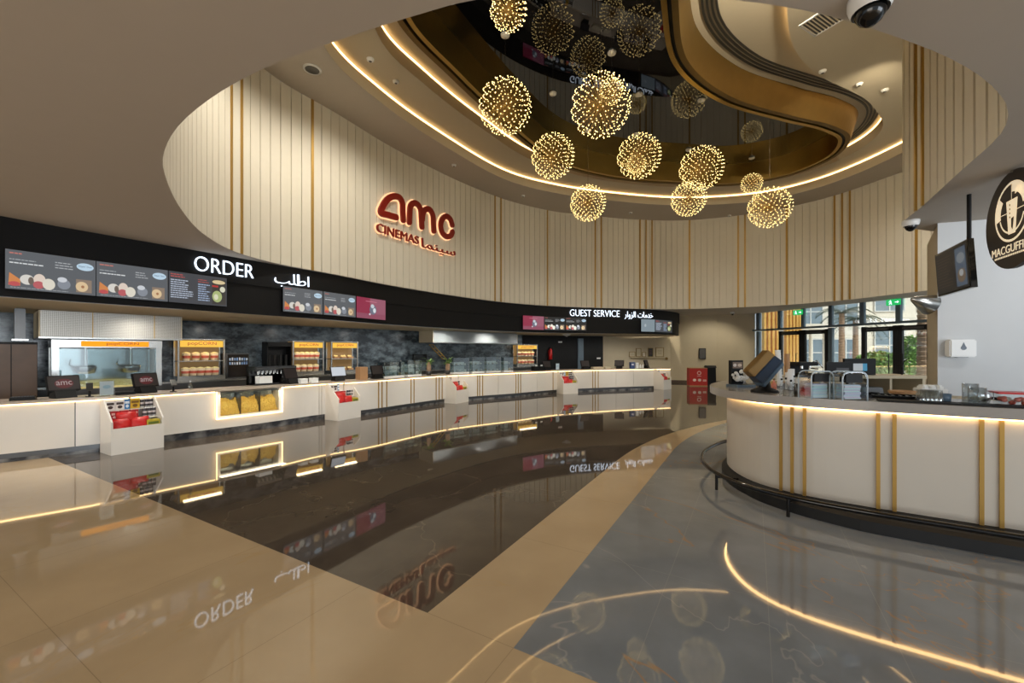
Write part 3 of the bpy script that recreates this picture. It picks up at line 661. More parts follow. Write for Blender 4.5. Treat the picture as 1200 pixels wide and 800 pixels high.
# each podium sits square to the counter
POD = []
for x in PODX: s = cs(x if x != 155 else 152); POD.append(s)
pop0, pop1 = cs(253), cs(329)
units = [(cs(-40), POD[0], 'nearest white counter front at the left edge, left of the first candy podium'), (POD[0], POD[1], 'white counter front with the popcorn window between the first two podiums'), (POD[1], POD[2], 'white counter front between the second and third candy podiums'), (POD[2], POD[3], 'white counter front between the third and fourth candy podiums'), (POD[3], COUNT.len - .02, 'white guest service counter front at the far right end')]
SEAM = {0: ([88], []), 1: ([374, 377], []), 2: ([], [443.5, 447.5, 453, 481.5, 485, 511, 514.5, 518]), 3: ([584, 629.5], [559.5, 562, 565.5, 604.5, 607.2, 610, 648]), 4: ([722, 742.5], [694.5, 697.5, 701])}
for k, (a, b, lab) in enumerate(units):
    p = COUNT.at((a + b) / 2)[0]; t = thing('service_counter', lab, 'counter', (p.x, p.y, 0), 0, 'white service counter units')
    def pan(s0, s1, z0, z1): return MB().sweep(COUNT, s0, s1, [(0, z0), (0, z1), (-.04, z1), (-.04, z0)], step=.2)
    sec = [a + .004] + [cs(x) for x in SEAM[k][0]] + [b - .004]
    for s0, s1 in zip(sec, sec[1:]):
        if k == 1 and s0 < pop0 < s1:
            pan(s0, pop0, .13, .825).build('panel', M['white'], t, True); pan(pop0, pop1, .13, .32).build('panel', M['white'], t, True); pan(pop1, s1 - .006, .13, .825).build('panel', M['white'], t, True)
        else: pan(s0 + .006, s1 - .006, .13, .825).build('panel', M['white'], t, True)
    if k == 1:
        MB().sweep(COUNT, a, b, [(-.2, .13), (-.2, .3), (-.6, .3), (-.6, .13)], step=.25).build('carcass', M['white'], t, True)
    else:
        MB().sweep(COUNT, a, b, [(-.045, .05), (-.045, .82), (-.6, .82), (-.6, .05)], step=.25).build('carcass', M['steeld'], t, True)
    MB().sweep(COUNT, a, b, [(-.05, 0), (-.05, .13), (-.09, .13), (-.09, 0)], step=.2).build('plinth', M['kick'], t, True)
    for x in SEAM[k][1]: strip(cs(x), .028, COUNT, .13, .825, None, -.005, .012).parent = None
    for o in [o for o in COL.objects if o.name.startswith('gold_strip') and o.parent is None]:
        o.parent = t; o.matrix_parent_inverse = Matrix.Translation(-t.location)
    for s0, s1 in ([(a, b)] if k != 1 else [(a, pop0), (pop1, b)]):
        MB().sweep(COUNT, s0 + .02, s1 - .02, [(.002, .818), (.02, .818), (.02, .832), (.002, .832)], step=.25).build('led_strip', M['warm'], t, True)
s00, s11 = cs(-40), COUNT.len
wt = MB().sweep(COUNT, s00, s11, [(.05, .835), (.05, ZT), (-.62, ZT), (-.62, .835)], step=.2).build('worktop', M['stone']); tag(wt, 'long curved stone worktop running over all the white service counters', 'worktop')

# popcorn window set into the counter
A, B = COUNT.at(pop0, -.0)[0], COUNT.at(pop1, -.0)[0]; d = B - A; w = d.length
pc = thing('popcorn_case', 'lit popcorn case with three full bins set into the counter front', 'popcorn case', (A.x, A.y, .325), math.atan2(d.y, d.x))
hh = .50
fr = MB()
for x in (.03, w - .03): fr.box(x, .09, 0, .06, .26, hh)
fr.box(w / 2, .09, 0, w - .12, .26, .04); fr.build('case_frame', M['white'], pc)
lp = MB(); e = .006
for x0, z0, x1, z1 in ((-.012, -.014, w + .012, .004), (-.014, -.014, .004, hh), (w - .004, -.014, w + .014, hh)): lp.box((x0 + x1) / 2, -.055, z0, x1 - x0, .012, z1 - z0)
lp.build('led_strip', M['warm'], pc)
MB().box(w / 2, .27, .04, w - .12, .02, hh - .05).box(w / 2, .15, .46, w - .12, .3, .03).build('back_panel', M['steel'], pc)
for i in range(3):
    bx0 = .06 + (w - .12) * i / 3; bw_ = (w - .12) / 3
    if i: MB().box(bx0, .12, .04, .014, .27, hh - .1).build('divider', M['steeld'], pc)
    g = MB(); nx, nz = 16, 10; r = random.Random(i); vs = []
    for j in range(nz + 1):
        for q in range(nx + 1):
            vs.append((bx0 + .01 + (bw_ - .02) * q / nx, .02 + .2 * (j / nz) ** 1.4 + r.uniform(-.008, .008), .045 + .29 * (j / nz) * (1 - .12 * math.cos(q * .5 + i)) + r.uniform(-.006, .006)))
    g.add(vs, [(j * 17 + q, j * 17 + q + 1, j * 17 + q + 18, j * 17 + q + 17) for j in range(nz) for q in range(nx)])
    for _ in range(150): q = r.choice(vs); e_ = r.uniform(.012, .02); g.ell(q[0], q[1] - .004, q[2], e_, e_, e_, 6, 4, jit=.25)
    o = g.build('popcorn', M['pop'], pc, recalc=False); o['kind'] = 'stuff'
    MB().box(bx0 + bw_ / 2, .2, .36, bw_ * .8, .012, .1, rz=0).build('bin_scoop_guard', M['steel'], pc)
MB().box(w / 2, -.03, .04, w - .12, .008, hh - .06).build('glass_front', M['glass'], pc)
lt = bpy.data.lights.new('case_light', 'AREA'); lt.shape = 'RECTANGLE'; lt.size = 1.2; lt.size_y = .15; lt.energy = 5; lt.color = (1, .82, .55)
lo = bpy.data.objects.new('case_light', lt); COL.objects.link(lo); pm = (A + B) / 2; lo.location = (pm.x + .1, pm.y - .02, .77); lo.rotation_euler = (0, 0, math.atan2(d.y, d.x))

# candy podiums with what stands on them
PODN = ['first candy podium', 'second candy podium', 'third candy podium', 'fourth candy podium', 'last candy podium']
PODL = ['nearest the left edge', 'right of the popcorn window', 'halfway along the counter', 'left of the guest service counter', 'at the far end of the counter']
def candy(nm, mb, mat, lab, cat, grp, T): 
    o = mb.build(nm, mat); o.location = T.translation; o.rotation_euler = T.to_euler(); return tag(o, lab, cat, grp)
def bag_mesh(sx, sy, sz, rr):
    m = MB(); nx, nz = 8, 6; vs = []
    for sd in (-1, 1):
        for j in range(nz + 1):
            for i in range(nx + 1):
                u, v = i / nx * 2 - 1, j / nz * 2 - 1; bul = (1 - u * u) * (1 - v ** 4) ; vs.append((u * sx / 2 * (1 - .06 * bul), sd * (sy / 2 * bul ** .6 + .002) + rr.uniform(-.006, .006), (v + 1) / 2 * sz + rr.uniform(-.004, .004)))
    n = (nx + 1) * (nz + 1)
    for b in (0, n): m.add(vs[b:b + n], [(j * 9 + i, j * 9 + i + 1, j * 9 + i + 10, j * 9 + i + 9) for j in range(nz) for i in range(nx)], smooth=True)
    return m
def printed_box(sx, sy, sz, c, c2, rr):
    m = MB(); m.box(0, 0, 0, sx, sy, sz, c); m.frect(-sx * .4, sz * .55, sx * .4, sz * .8, -sy / 2 - .001, c2); m.fell(0, sz * .3, sx * .28, sz * .17, -sy / 2 - .001, c2, 12); return m
SRC = {}
def put(key, make, mat, nm, lab, cat, grp, loc, rz, tilt=0.0):
    if key not in SRC: o = make().build(nm, mat); SRC[key] = o
    else: o = SRC[key].copy(); COL.objects.link(o)
    o.location = loc; o.rotation_euler = (tilt, 0, rz); return tag(o, lab, cat, grp)
PODP = [((-6.52, 6.61), 60), ((-4.38, 9.75), 63), ((-2.1, 12.85), 62), ((1.68, 15.85), 27), ((5.92, 17.52), 40)]   # left rear corner and heading of each podium
for k, s in enumerate(POD):
    rz = math.radians(PODP[k][1]); tn = Vector((math.cos(rz), math.sin(rz))); W = .66 if k < 4 else .6; D = .45; P = Vector(PODP[k][0]) + tn * W / 2 + Vector((tn.y, -tn.x)) * .02; t = thing('candy_podium', 'white stepped %s %s' % (PODN[k], PODL[k]), 'display podium', (P.x, P.y, 0), rz, 'candy podiums along the counter')
    side = [(0, 0), (0, .83), (-.12, .83), (-D + .02, .52), (-D, .5), (-D, 0)]
    for x in (-W / 2 + .012, W / 2 - .012): MB().prismx([(a, b) for a, b in side], x - .012, x + .012).build('side_panel', M['white'], t)
    MB().box(0, -D + .011, 0, W - .048, .022, .4).build('front_panel', M['white'], t)
    MB().box(0, -.01, 0, W - .048, .02, .8).build('back_panel', M['white'], t)
    for y, z in ((-D + .13, .3), (-.21, .5), (-.09, .64)): MB().box(0, y, z, W - .05, .13 if z > .4 else .22, .015).build('shelf', M['white'], t)
    lz = P.y; R = Matrix.Translation((P.x, P.y, 0)) @ Matrix.Rotation(rz, 4, 'Z'); rr = random.Random(k)
    def L(x, y, z): q = R @ Vector((x, y, z)); return (q.x, q.y, q.z)
    g = 'candy on podium'; on = PODN[k].split(',')[0]
    for i, (x, z, a) in enumerate(((-.15, .43, .2), (.03, .43, -.2), (-.08, .52, .1))):
        put('bag%d' % (i % 2), lambda: bag_mesh(.27, .16, .2, rr), M['red'], 'candy_bag', 'crumpled red candy bag heaped in the front bin of the %s' % on, 'candy bag', 'red bags, %s' % on, L(x, -D + (.1 if i < 2 else .16), z - .085), rz + a, -.35)
    put('gbox', lambda: printed_box(.17, .12, .16, (186, 168, 52), (92, 106, 40), rr), M['vc'], 'candy_box', 'yellow green candy box at the right of the front bin of the %s' % on, 'candy box', None, L(.21, -D + .11, .316), rz)
    for i in range(3): put('rbox', lambda: printed_box(.1, .06, .13, (168, 38, 42), (226, 190, 180), rr), M['vc'], 'candy_box', 'small dark red candy box on the middle shelf of the %s' % on, 'candy box', 'red boxes, %s' % on, L(-.22 + i * .12, -.2, .516), rz)
    for i in range(2): put('wbox', lambda: printed_box(.11, .05, .15, (222, 218, 212), (70, 58, 56), rr), M['vc'], 'candy_box', 'white candy box with dark print on the top shelf of the %s' % on, 'candy box', 'white boxes, %s' % on, L(-.24 + i * .115, -.09, .656), rz)
    put('bbox', lambda: printed_box(.07, .05, .16, (44, 118, 176), (220, 232, 240), rr), M['vc'], 'candy_box', 'blue candy box on the top shelf of the %s' % on, 'candy box', None, L(-.035, -.09, .656), rz)
    put('ybox', lambda: printed_box(.12, .05, .16, (206, 168, 46), (118, 84, 30), rr), M['vc'], 'candy_box', 'golden yellow candy box on the top shelf of the %s' % on, 'candy box', None, L(.065, -.09, .656), rz)
    def can():
        m = MB(); m.lathe([(.001, 0), (.03, 0), (.03, .02)], col=(190, 190, 190), seg=14); m.lathe([(.03, .02), (.03, .06)], col=(58, 52, 56), seg=14); m.lathe([(.03, .06), (.03, .09)], col=(198, 190, 190), seg=14); m.lathe([(.03, .09), (.03, .135)], col=(52, 48, 54), seg=14); m.lathe([(.03, .135), (.026, .142), (.001, .142)], col=(200, 200, 200), seg=14); return m
    for (x, y, z) in ((.16, -.09, .656), (.225, -.09, .656), (.29 - .01, -.09, .656), (.16, -.2, .516), (.225, -.2, .516), (.28, -.2, .516)):
        put('can', can, M['vc'], 'snack_can', 'dark banded snack can on the right of the shelves of the %s' % on, 'snack can', 'snack cans, %s' % on, L(x, y, z), rz)
    if k in (0, 3):
        h = thing('sign_holder', 'clear upright menu card holder on the %s' % on, 'card holder', L(-.22, .1, ZT), rz); MB().box(0, 0, 0, .14, .07, .008).box(0, 0, .008, .19 if k == 0 else .16, .006, .25).build('holder', M['acryl'], h); MB().box(0, .006, .02, .17 if k == 0 else .14, .003, .22, (206, 214, 218)).fell(0, .15, .05, .03, .004, (160, 190, 206)).build('card', M['vc'], h)

# ---- things on the counters
def on_counter(px, off): s = cs(px); P, tn, nn = COUNT.at(s, off); return P, math.atan2(tn.y, tn.x)
def register(px, lab, off=-.26, lit=0, yaw=0.0, sc=1.0):
    P, rz = on_counter(px, off); t = thing('cash_register', lab, 'cash register', (P.x, P.y, ZT), rz + yaw, 'cash registers on the counter')
    MB().prismx([(-.11, 0), (.13, 0), (.05, .12), (-.05, .12)], -.12, .12).build('base', M['black'], t)
    T = Matrix.Translation((0, -.02, .1)) @ Matrix.Rotation(-.28, 4, 'X')
    MB().box(0, 0, 0, .38, .05, .25, T=T).build('monitor_housing', M['black'], t, bevel=.006)
    d = MB(); d.add([(-.18, -.0265, .02), (.18, -.0265, .02), (.18, -.0265, .235), (-.18, -.0265, .235)], [(0, 1, 2, 3)], (205, 212, 220) if lit == 2 else (34, 18, 20), T=T)
    if lit == 1:
        d.add([(.11 * math.cos(i * PI / 9), -.0275, .12 + .075 * math.sin(i * PI / 9)) for i in range(18)], [tuple(range(18))], (120, 16, 34), T=T)
        g, fs, _ = text_geo('amc'); d.add([(-.09 + a * .18, -.029 - c * .0004, .095 + b * .06) for a, b, c in g], fs, (240, 226, 226), T=T)
    d.build('customer_screen', M['vce2'] if lit != 2 else M['vce'], t, recalc=False)
    return t
def cardreader(px, lab, off=-.15, grp='card readers'):
    P, rz = on_counter(px, off); t = thing('card_reader', lab, 'card reader', (P.x, P.y, ZT), rz, grp)
    MB().cyl((0, 0, 0), (0, 0, .01), .05).cyl((0, 0, .01), (0, 0, .14), .016).build('stand', M['black'], t)
    T = Matrix.Translation((0, 0, .15)) @ Matrix.Rotation(.7, 4, 'X'); MB().box(0, 0, 0, .08, .17, .025, T=T).build('keypad', M['steeld'], t, bevel=.004); return t
register(72, 'black cash register nearest the left edge, red logo on its screen', lit=1, yaw=.45)
register(177, 'second black cash register from the left, behind the first candy podium', lit=1, yaw=.3)
register(349, 'black cash register with dark screen right of the popcorn window', lit=0, yaw=.25)
register(401, 'black cash register with a glowing white screen above the second podium', lit=2, yaw=.2)
register(450, 'black cash register near the cardboard box on the worktop', lit=0)
register(646, 'black cash register left of the fourth candy podium', lit=0)
register(690, 'black cash register right of the fourth candy podium', lit=0)
register(730, 'leftmost tilted black register on the guest service counter', lit=0, yaw=-.7)
register(762, 'right-hand black register on the guest service counter', lit=0, yaw=.6)
cardreader(105, 'card reader on a black post right of the first register'); cardreader(206, 'card reader on a black post right of the second register')
for px, lab in ((24, 'black keyboard pad on the worktop at the left edge'), (150, 'small black keyboard pad behind the first candy podium')):
    P, rz = on_counter(px, -.2); t = thing('keyboard_pad', lab, 'keyboard', (P.x, P.y, ZT), rz); MB().box(0, 0, 0, .26, .16, .05, top=.94).build('body', M['black'], t, bevel=.005)
    kb = MB()
    for i in range(8):
        for j in range(4): kb.box(-.1 + i * .028, -.05 + j * .034, .05, .02, .025, .006)
    kb.build('keys', M['steeld'], t)
def bottle(P, z, lab, h=.2, r=.035, mat='glass', grp=None, capm='steel'):
    t = thing('bottle', lab, 'bottle', (P.x, P.y, z), 0, grp)
    MB().lathe([(.001, .002), (r, .002), (r, h * .6), (r * .4, h * .78), (r * .36, h)], seg=14).build('body', M[mat], t); MB().cyl((0, 0, h), (0, 0, h + .02), r * .45).build('cap', M[capm], t); return t
P, _ = on_counter(226, -.16); bottle(P, ZT, 'small clear sanitiser bottle on the worktop left of the popcorn window', .16, .035)
P, rz = on_counter(430.5, -.25); tag_box = MB().box(0, 0, 0, .22, .2, .32).box(0, -.101, .1, .02, .002, .14); o = tag_box.build('cardboard_box', M['card']); o.location = (P.x, P.y, ZT); o.rotation_euler = (0, 0, rz); tag(o, 'tall brown cardboard box standing on the worktop', 'box')
P, rz = on_counter(362, -.2)
for i in range(2):
    q, rz = on_counter(360 + i * 12, -.16); o = MB().box(0, 0, 0, .16, .12, .09).box(0, 0, .09, .17, .13, .015).build('napkin_box', M['paper']); o.location = (q.x, q.y, ZT); o.rotation_euler = (0, 0, rz); tag(o, ('left' if i == 0 else 'right') + ' one of two pale napkin boxes before the dark register', 'box', 'napkin boxes')
def case(px0, px1, h, lab, inner, off=-.2):
    A, B = COUNT.at(cs(px0), off)[0], COUNT.at(cs(px1), off)[0]; d = B - A; w = d.length; t = thing('display_case', lab, 'display case', (A.x, A.y, ZT), math.atan2(d.y, d.x), 'glass cases on the worktop')
    MB().box(w / 2, .12, 0, w, .3, .05).build('base', M['white_lamp'], t)
    g = MB(); g.box(w / 2, -.025, .05, w, .006, h - .05).box(.004, .12, .05, .006, .29, h - .05).box(w - .004, .12, .05, .006, .29, h - .05).box(w / 2, .12, h, w, .3, .006); g.build('glass_box', M['glassd'], t)
    for x in (.006, w - .006):
        for y in (-.022, .262): MB().box(x, y, .05, .012, .012, h - .05).build('corner_post', M['steel'], t)
    MB().box(w / 2, .262, .05, w - .03, .006, (h - .05) * .7).build('back_panel', M['paper'], t); MB().box(w / 2, .12, h * .5, w - .03, .24, .01).build('shelf', M['glassd'], t)
    m = MB(); r = random.Random(px0)
    for i in range(inner): x = .06 + (w - .12) * i / max(1, inner - 1); m.ell(x, .1, .05 + .04, .05, .05, .04, 8, 5, r.choice(((222, 216, 204), (206, 200, 190), (186, 160, 120)))); m.ell(x, .14, h * .5 + .045, .045, .045, .035, 8, 5, r.choice(((226, 222, 212), (216, 206, 190))))
    o = m.build('pastries', M['vc'], t); o['kind'] = 'stuff'
case(456, 479, .42, 'leftmost glass display case on the worktop, before the dark tiled wall', 4); case(483, 499, .46, 'glass display case left of the spiky potted plants', 3)
case(535, 553, .5, 'glass display case just behind the third candy podium', 4); case(557, 571, .52, 'second glass display case right of the third podium', 3); case(573, 590, .52, 'wide glass display case third right of the third podium', 4); case(594, 605, .5, 'narrow glass display case left of the far popcorn warmer', 2)
def plant(px, lab):
    P, rz = on_counter(px, -.2); t = thing('potted_plant', lab, 'plant', (P.x, P.y, ZT), 0, 'spiky plants on the worktop')
    MB().lathe([(.001, 0), (.07, 0), (.09, .12), (.08, .13), (.001, .12)], seg=16).build('pot', M['steeld'], t); MB().lathe([(.05, .12), (.07, .2), (.06, .32), (.03, .4)], seg=12).build('stem', M['bark'], t)
    lf = MB(); r = random.Random(px)
    for i in range(26):
        a = r.uniform(0, 6.28); z = r.uniform(.25, .42); l = r.uniform(.2, .34); up = r.uniform(.1, .9); d = Vector((math.cos(a), math.sin(a), 0)); sd = Vector((-d.y, d.x, 0)) * .024; b = Vector((0, 0, z)); m_ = b + d * l * .5 + Vector((0, 0, l * up * .6)); e_ = b + d * l + Vector((0, 0, l * up * .5)); lf.add([b - sd, b + sd, m_ + sd, m_ - sd, e_], [(0, 1, 2, 3), (3, 2, 4)])
    lf.build('leaves', M['leaf'], t, recalc=False)
plant(508, 'left spiky potted plant on the worktop before the third podium'); plant(529, 'right spiky potted plant on the worktop behind the third podium')
for px, c, h, lab in ((744, (62, 82, 128), .26, 'blue folder standing on the guest service counter'), (749.5, (236, 236, 232), .24, 'white carton standing on the guest service counter')):
    P, rz = on_counter(px, -.2); o = MB().box(0, 0, 0, .2 if h > .25 else .13, .1, h, c).frect(-.05, h * .5, .05, h * .75, -.051, (220, 222, 226)).build('folder' if h > .25 else 'carton', M['vc']); o.location = (P.x, P.y, ZT); o.rotation_euler = (0, 0, rz); tag(o, lab, 'folder' if h > .25 else 'carton')
for i, px in enumerate((753, 756)): P, _ = on_counter(px, -.16); bottle(P, ZT, ('left' if i == 0 else 'right') + ' of two small bottles beside the white carton', .18, .04, 'white_lamp', 'bottles on guest counter')
for i, px in enumerate((634, 640, 705, 716)):
    P, rz = on_counter(px, -.3); t = thing('receipt_printer', ['black receipt printer right of the far popcorn warmer', 'black receipt printer beside the register left of the fourth podium', 'pale document tray right of the dark back wall register', 'small cream box on the guest service counter'][i], 'receipt printer' if i < 2 else 'box', (P.x, P.y, ZT), rz)
    MB().box(0, 0, 0, .26 if i != 2 else .5, .2, .16 if i < 2 else .08).build('body', M['black'] if i < 2 else M['beige'], t, bevel=.01)
    if i < 2: MB().box(0, -.05, .16, .1, .01, .05).build('paper', M['paper'], t)

# ================================================================== KITCHEN LINE ALONG THE BACK WALL
bc = MB().sweep(BACK, .4, BACK.len - 3.6, [(.02, 0), (.02, .88), (.6, .88), (.6, 0)], step=.3); o = bc.build('back_counter', M['steeld']); tag(o, 'dark steel back counter along the tiled kitchen wall', 'counter')
bt = MB().sweep(BACK, .4, BACK.len - 3.6, [(.02, .88), (.02, .92), (.63, .92), (.63, .88)], step=.3); o = bt.build('back_worktop', M['steel']); tag(o, 'steel worktop on the back counter along the tiled wall', 'worktop')
def frame_at(cv, off, x0, x1):
    A, B = cv.at(cv.px(x0, off), off)[0], cv.at(cv.px(x1, off), off)[0]; d = B - A; return A, d.length, math.atan2(d.y, d.x), (A.y + B.y) / 2
def bucket(): 
    m = MB(); m.lathe([(.001, 0), (.062, 0), (.085, .17), (.08, .17)], seg=14, col=(238, 218, 184)); m.lathe([(.0715, .055), (.0795, .115)], seg=14, col=(206, 96, 74)); return m
def warmer(x0, x1, zt, rows, lab, gname, trays=False):
    A, w, rz, Y = frame_at(BACK, .42, x0, x1); z0 = .92; H = zt - z0
    t = thing('popcorn_warmer', lab, 'popcorn warmer', (A.x, A.y, z0), rz, 'lit popcorn warmers'); R = Matrix.Translation((A.x, A.y, 0)) @ Matrix.Rotation(rz, 4, 'Z')
    f = MB()
    for x in (.02, w - .02):
        for y in (.02, .33): f.box(x, y, 0, .03, .03, H)
    f.box(w / 2, .175, 0, w, .35, .1).box(w / 2, .175, H - .02, w, .35, .02); f.build('frame', M['steel'], t)
    sh = [.1, .1 + (H - .32) * .52]
    MB().box(w / 2, .175, sh[1], w - .02, .34, .02).build('shelf', M['steel'], t)
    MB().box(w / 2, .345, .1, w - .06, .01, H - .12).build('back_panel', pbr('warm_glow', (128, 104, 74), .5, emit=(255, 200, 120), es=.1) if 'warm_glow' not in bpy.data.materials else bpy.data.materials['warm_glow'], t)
    hd = MB().box(w / 2, .0, H - .19, w - .1, .02, .15).build('header_sign', M['header'], t)
    tx = MB(); text_flat(tx, 'popCORN' , w * .2, H - .16, w * .6, .095, -.012, .003); tx.build('lettering', M['redsign'], hd, recalc=False)
    for ri, (n, z) in enumerate(zip(rows, (sh[1] + .02, sh[0]))):
        for i in range(n):
            x = .1 + (w - .2) * (i + .5) / n; q = R @ Vector((x, .12, z0 + z + .001)); row = 'upper' if ri == 0 else 'lower'
            if trays:
                key = 'tray%d' % (i % 2)
                b = thing('food_tray', 'yellow food tray on the %s shelf of the %s' % (row, gname), 'food tray', q, rz, 'food trays, %s shelf' % row)
                MB().box(0, 0, 0, .15, .12, .05, top=1.15).build('tray', M['card'], b); m = MB(); r = random.Random(i)
                for _ in range(9): m.ell(r.uniform(-.05, .05), r.uniform(-.04, .04), .06 + r.uniform(0, .03), .025, .02, .02, 6, 4)
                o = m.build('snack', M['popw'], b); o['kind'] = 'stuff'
            else:
                b = thing('popcorn_bucket', 'popcorn bucket on the %s shelf of the %s' % (row, gname), 'popcorn bucket', q, rz, 'buckets, %s shelf, %s' % (row, gname))
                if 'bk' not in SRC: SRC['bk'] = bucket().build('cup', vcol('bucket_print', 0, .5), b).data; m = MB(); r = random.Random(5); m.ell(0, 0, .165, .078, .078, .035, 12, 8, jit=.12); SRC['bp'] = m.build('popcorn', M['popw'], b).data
                else:
                    for nm, me in (('cup', SRC['bk']), ('popcorn', SRC['bp'])): o = bpy.data.objects.new(nm, me); COL.objects.link(o); o.parent = b
    lt = bpy.data.lights.new('warmer_light', 'AREA'); lt.shape = 'RECTANGLE'; lt.size = w * .8; lt.size_y = .15; lt.energy = 5; lt.color = (1, .75, .42); lo = bpy.data.objects.new('warmer_light', lt); COL.objects.link(lo); q = R @ Vector((w / 2, -.02, z0 + H - .06)); lo.location = q; lo.rotation_euler = (-.35, 0, rz)
warmer(208, 264, 1.88, (4, 5), 'lit popcorn warmer nearest, left of the drinks fridge', 'nearest popcorn warmer')
warmer(343, 380, 1.88, (5, 4), 'second lit popcorn warmer, beside the black cup rack', 'second popcorn warmer')
warmer(388, 420, 1.88, (3, 3), 'third lit warmer holding yellow food trays', 'third warmer', True)
warmer(606, 630, 1.88, (5, 5), 'far lit popcorn warmer before the black wall', 'far popcorn warmer')
# extract hood, popcorn machine
def hood(cv, off, x0, x1, z0, z1, lab, frontmat, dep):
    A, w, rz, Y = frame_at(cv, off, x0, x1); t = thing('extractor_hood', lab, 'extractor hood', (A.x, A.y, z0), rz)
    MB().box(w / 2, .01, 0, w, .02, z1 - z0).build('front_panel', M[frontmat], t)
    [MB().box(x, dep / 2, 0, .02, dep, z1 - z0).build('side_panel', M['beige'], t) for x in (w + .01, -.01)]
    MB().box(w / 2, dep / 2, -.02, w + .04, dep, .02).build('underside', M['steeld'], t)
    MB().box(w / 2, -.01, -.02, w + .04, .03, .025).build('lip', M['steel'], t)
    if frontmat == 'perf':
        for x in (w * .33, w * .78): MB().box(x, -.004, 0, .012, .008, z1 - z0).build('led_reflection', M['goldp'], t)  # brass-coloured bars stand in for LED lines reflected in the steel
    return A, w, rz
A, w, rz = hood(BACK, 1.35, 47, 212, 1.84, 2.31, 'perforated steel extractor hood over the popcorn machine', 'perf', 1.2)
hood(BACK, 1.0, 508, 606, 1.9, 2.31, 'pale extractor hood above the glass display cases', 'palehood', .9)
Apm, w, rz, Y = frame_at(BACK, 1.36, 60, 190); t = thing('popcorn_machine', 'large steel popcorn machine with amber sign under the perforated hood', 'popcorn machine', (Apm.x, Apm.y, 0), rz)
f = MB()
for x in (.05, w - .05):
    for y in (.05, .6): f.box(x, y, .9, .09, .09, .86)
f.box(w / 2, .32, 1.66, w, .66, .14).build('cabinet_frame', M['steel'], t); MB().box(w / 2, .32, 0, w, .66, .9).build('base_cabinet', M['steeld'], t)
hd = MB().box(w * .55, -.02, 1.68, w * .62, .02, .1).build('header_sign', emis('header_orange', (255, 160, 40), 1.2), t); tx = MB(); text_flat(tx, 'popCORN', w * .46, 1.695, w * .3, .07, -.032, .003); tx.build('lettering', M['redsign'], hd, recalc=False)
MB().box(w / 2, .62, .92, w - .1, .02, .72).build('back_panel', M['steel'], t)
for x in (w * .3, w * .72):
    k = MB(); k.lathe([(.001, 1.16), (.13, 1.18), (.16, 1.28), (.15, 1.32), (.001, 1.33)], x, .32); k.cyl((x, .32, 1.33), (x, .32, 1.66), .025); k.tube([(x - .15, .32, 1.3), (x - .22, .25, 1.35), (x - .2, .2, 1.45)], .012); k.build('kettle', M['steel'], t)
MB().box(w / 2, .03, .94, w - .16, .008, .7).build('glass_front', M['glassd'], t)
m = MB(); r = random.Random(2); m.ell(w / 2, .33, .93, w * .42, .24, .12, 24, 8, jit=.05); [m.ell(w / 2 + w * .4 * math.cos(a), .33 - .22 * abs(math.sin(a)), .95 + r.uniform(0, .05), .02, .02, .02, 6, 4, jit=.25) for a in [r.uniform(0, 6.28) for _ in range(160)]]; o = m.build('popcorn', M['popw'], t); o['kind'] = 'stuff'
# left end: duct and brown cabinet
A, w, rz, Y = frame_at(BACK, 1.3, -20, 44); t = thing('tall_cabinet', 'brown panelled cabinet at the left edge behind the counter', 'cabinet', (A.x, A.y, 0), rz)
MB().box(w / 2, .3, 0, w, .6, 1.75).build('carcass', M['black'], t)
for i in range(2): MB().box(w * (.25 + .5 * i), -.012, .05, w * .48, .02, 1.66).build('door', M['wood'], t)
A, w, rz, Y = frame_at(BACK, 1.45, 17, 30); t = thing('vent_duct', 'bright steel duct hanging from the soffit at the left edge', 'duct', (A.x, A.y, 1.8), rz); MB().box(w / 2, .15, 0, w, .3, .51).build('duct_body', M['steeld'], t); MB().box(w / 2, .15, -.03, w + .06, .36, .03).build('flange', M['steel'], t)
A, w, rz, Y = frame_at(BACK, .9, 6, 40); t = thing('counter_oven', 'small steel counter oven at the left edge', 'oven', (A.x, A.y, .92), rz); MB().box(w / 2, .2, 0, w, .4, .28).build('body', M['steel'], t, bevel=.01); MB().box(w * .4, -.008, .05, w * .6, .012, .18).build('door', M['screenoff'], t); MB().cyl((w * .85, -.03, .08), (w * .85, .0, .08), .025).cyl((w * .85, -.03, .18), (w * .85, 0, .18), .025).build('knob', M['black'], t)
# fridge, drinks machine, cup rack, screen above the plants
A, w, rz, Y = frame_at(BACK, .45, 266, 292); t = thing('drinks_fridge', 'small drinks fridge with blue-white bottles beside the nearest warmer', 'fridge', (A.x, A.y, .92), rz); H = .62
MB().box(w / 2, .2, 0, w, .38, H).build('body', M['steeld'], t); MB().box(w / 2, 0, .03, w - .03, .02, H - .06).build('door', M['screenoff'], t)
m = MB(); r = random.Random(8)
for z in (.34, .44): 
    for i in range(8): m.box(.06 + (w - .12) * i / 7, -.014, z, .03, .008, .06 + r.uniform(0, .02), r.choice(((176, 190, 208), (120, 150, 190), (206, 212, 220))))
m.build('bottle_rows', M['vc'], t)['kind'] = 'stuff'
A, w, rz, Y = frame_at(BACK, .35, 313, 342); t = thing('cup_rack', 'tall black rack of cup stacks left of the second warmer', 'rack', (A.x, A.y, .92), rz); H = .92
f = MB().box(.015, .15, 0, .03, .3, H).box(w - .015, .15, 0, .03, .3, H).box(w / 2, .15, H - .12, w, .3, .12).box(w / 2, .3, 0, w, .02, H).box(w / 2, .15, 0, w, .3, .05); f.build('rack_frame', M['black'], t)
for i in range(4): x = .1 + (w - .2) * i / 3; m = MB(); [m.lathe([(.03, .05 + j * .045), (.042, .12 + j * .045), (.044, .125 + j * .045)], x, .12, 0, 10) for j in range(11)]; m.build('cup_stack', M['steeld'], t)
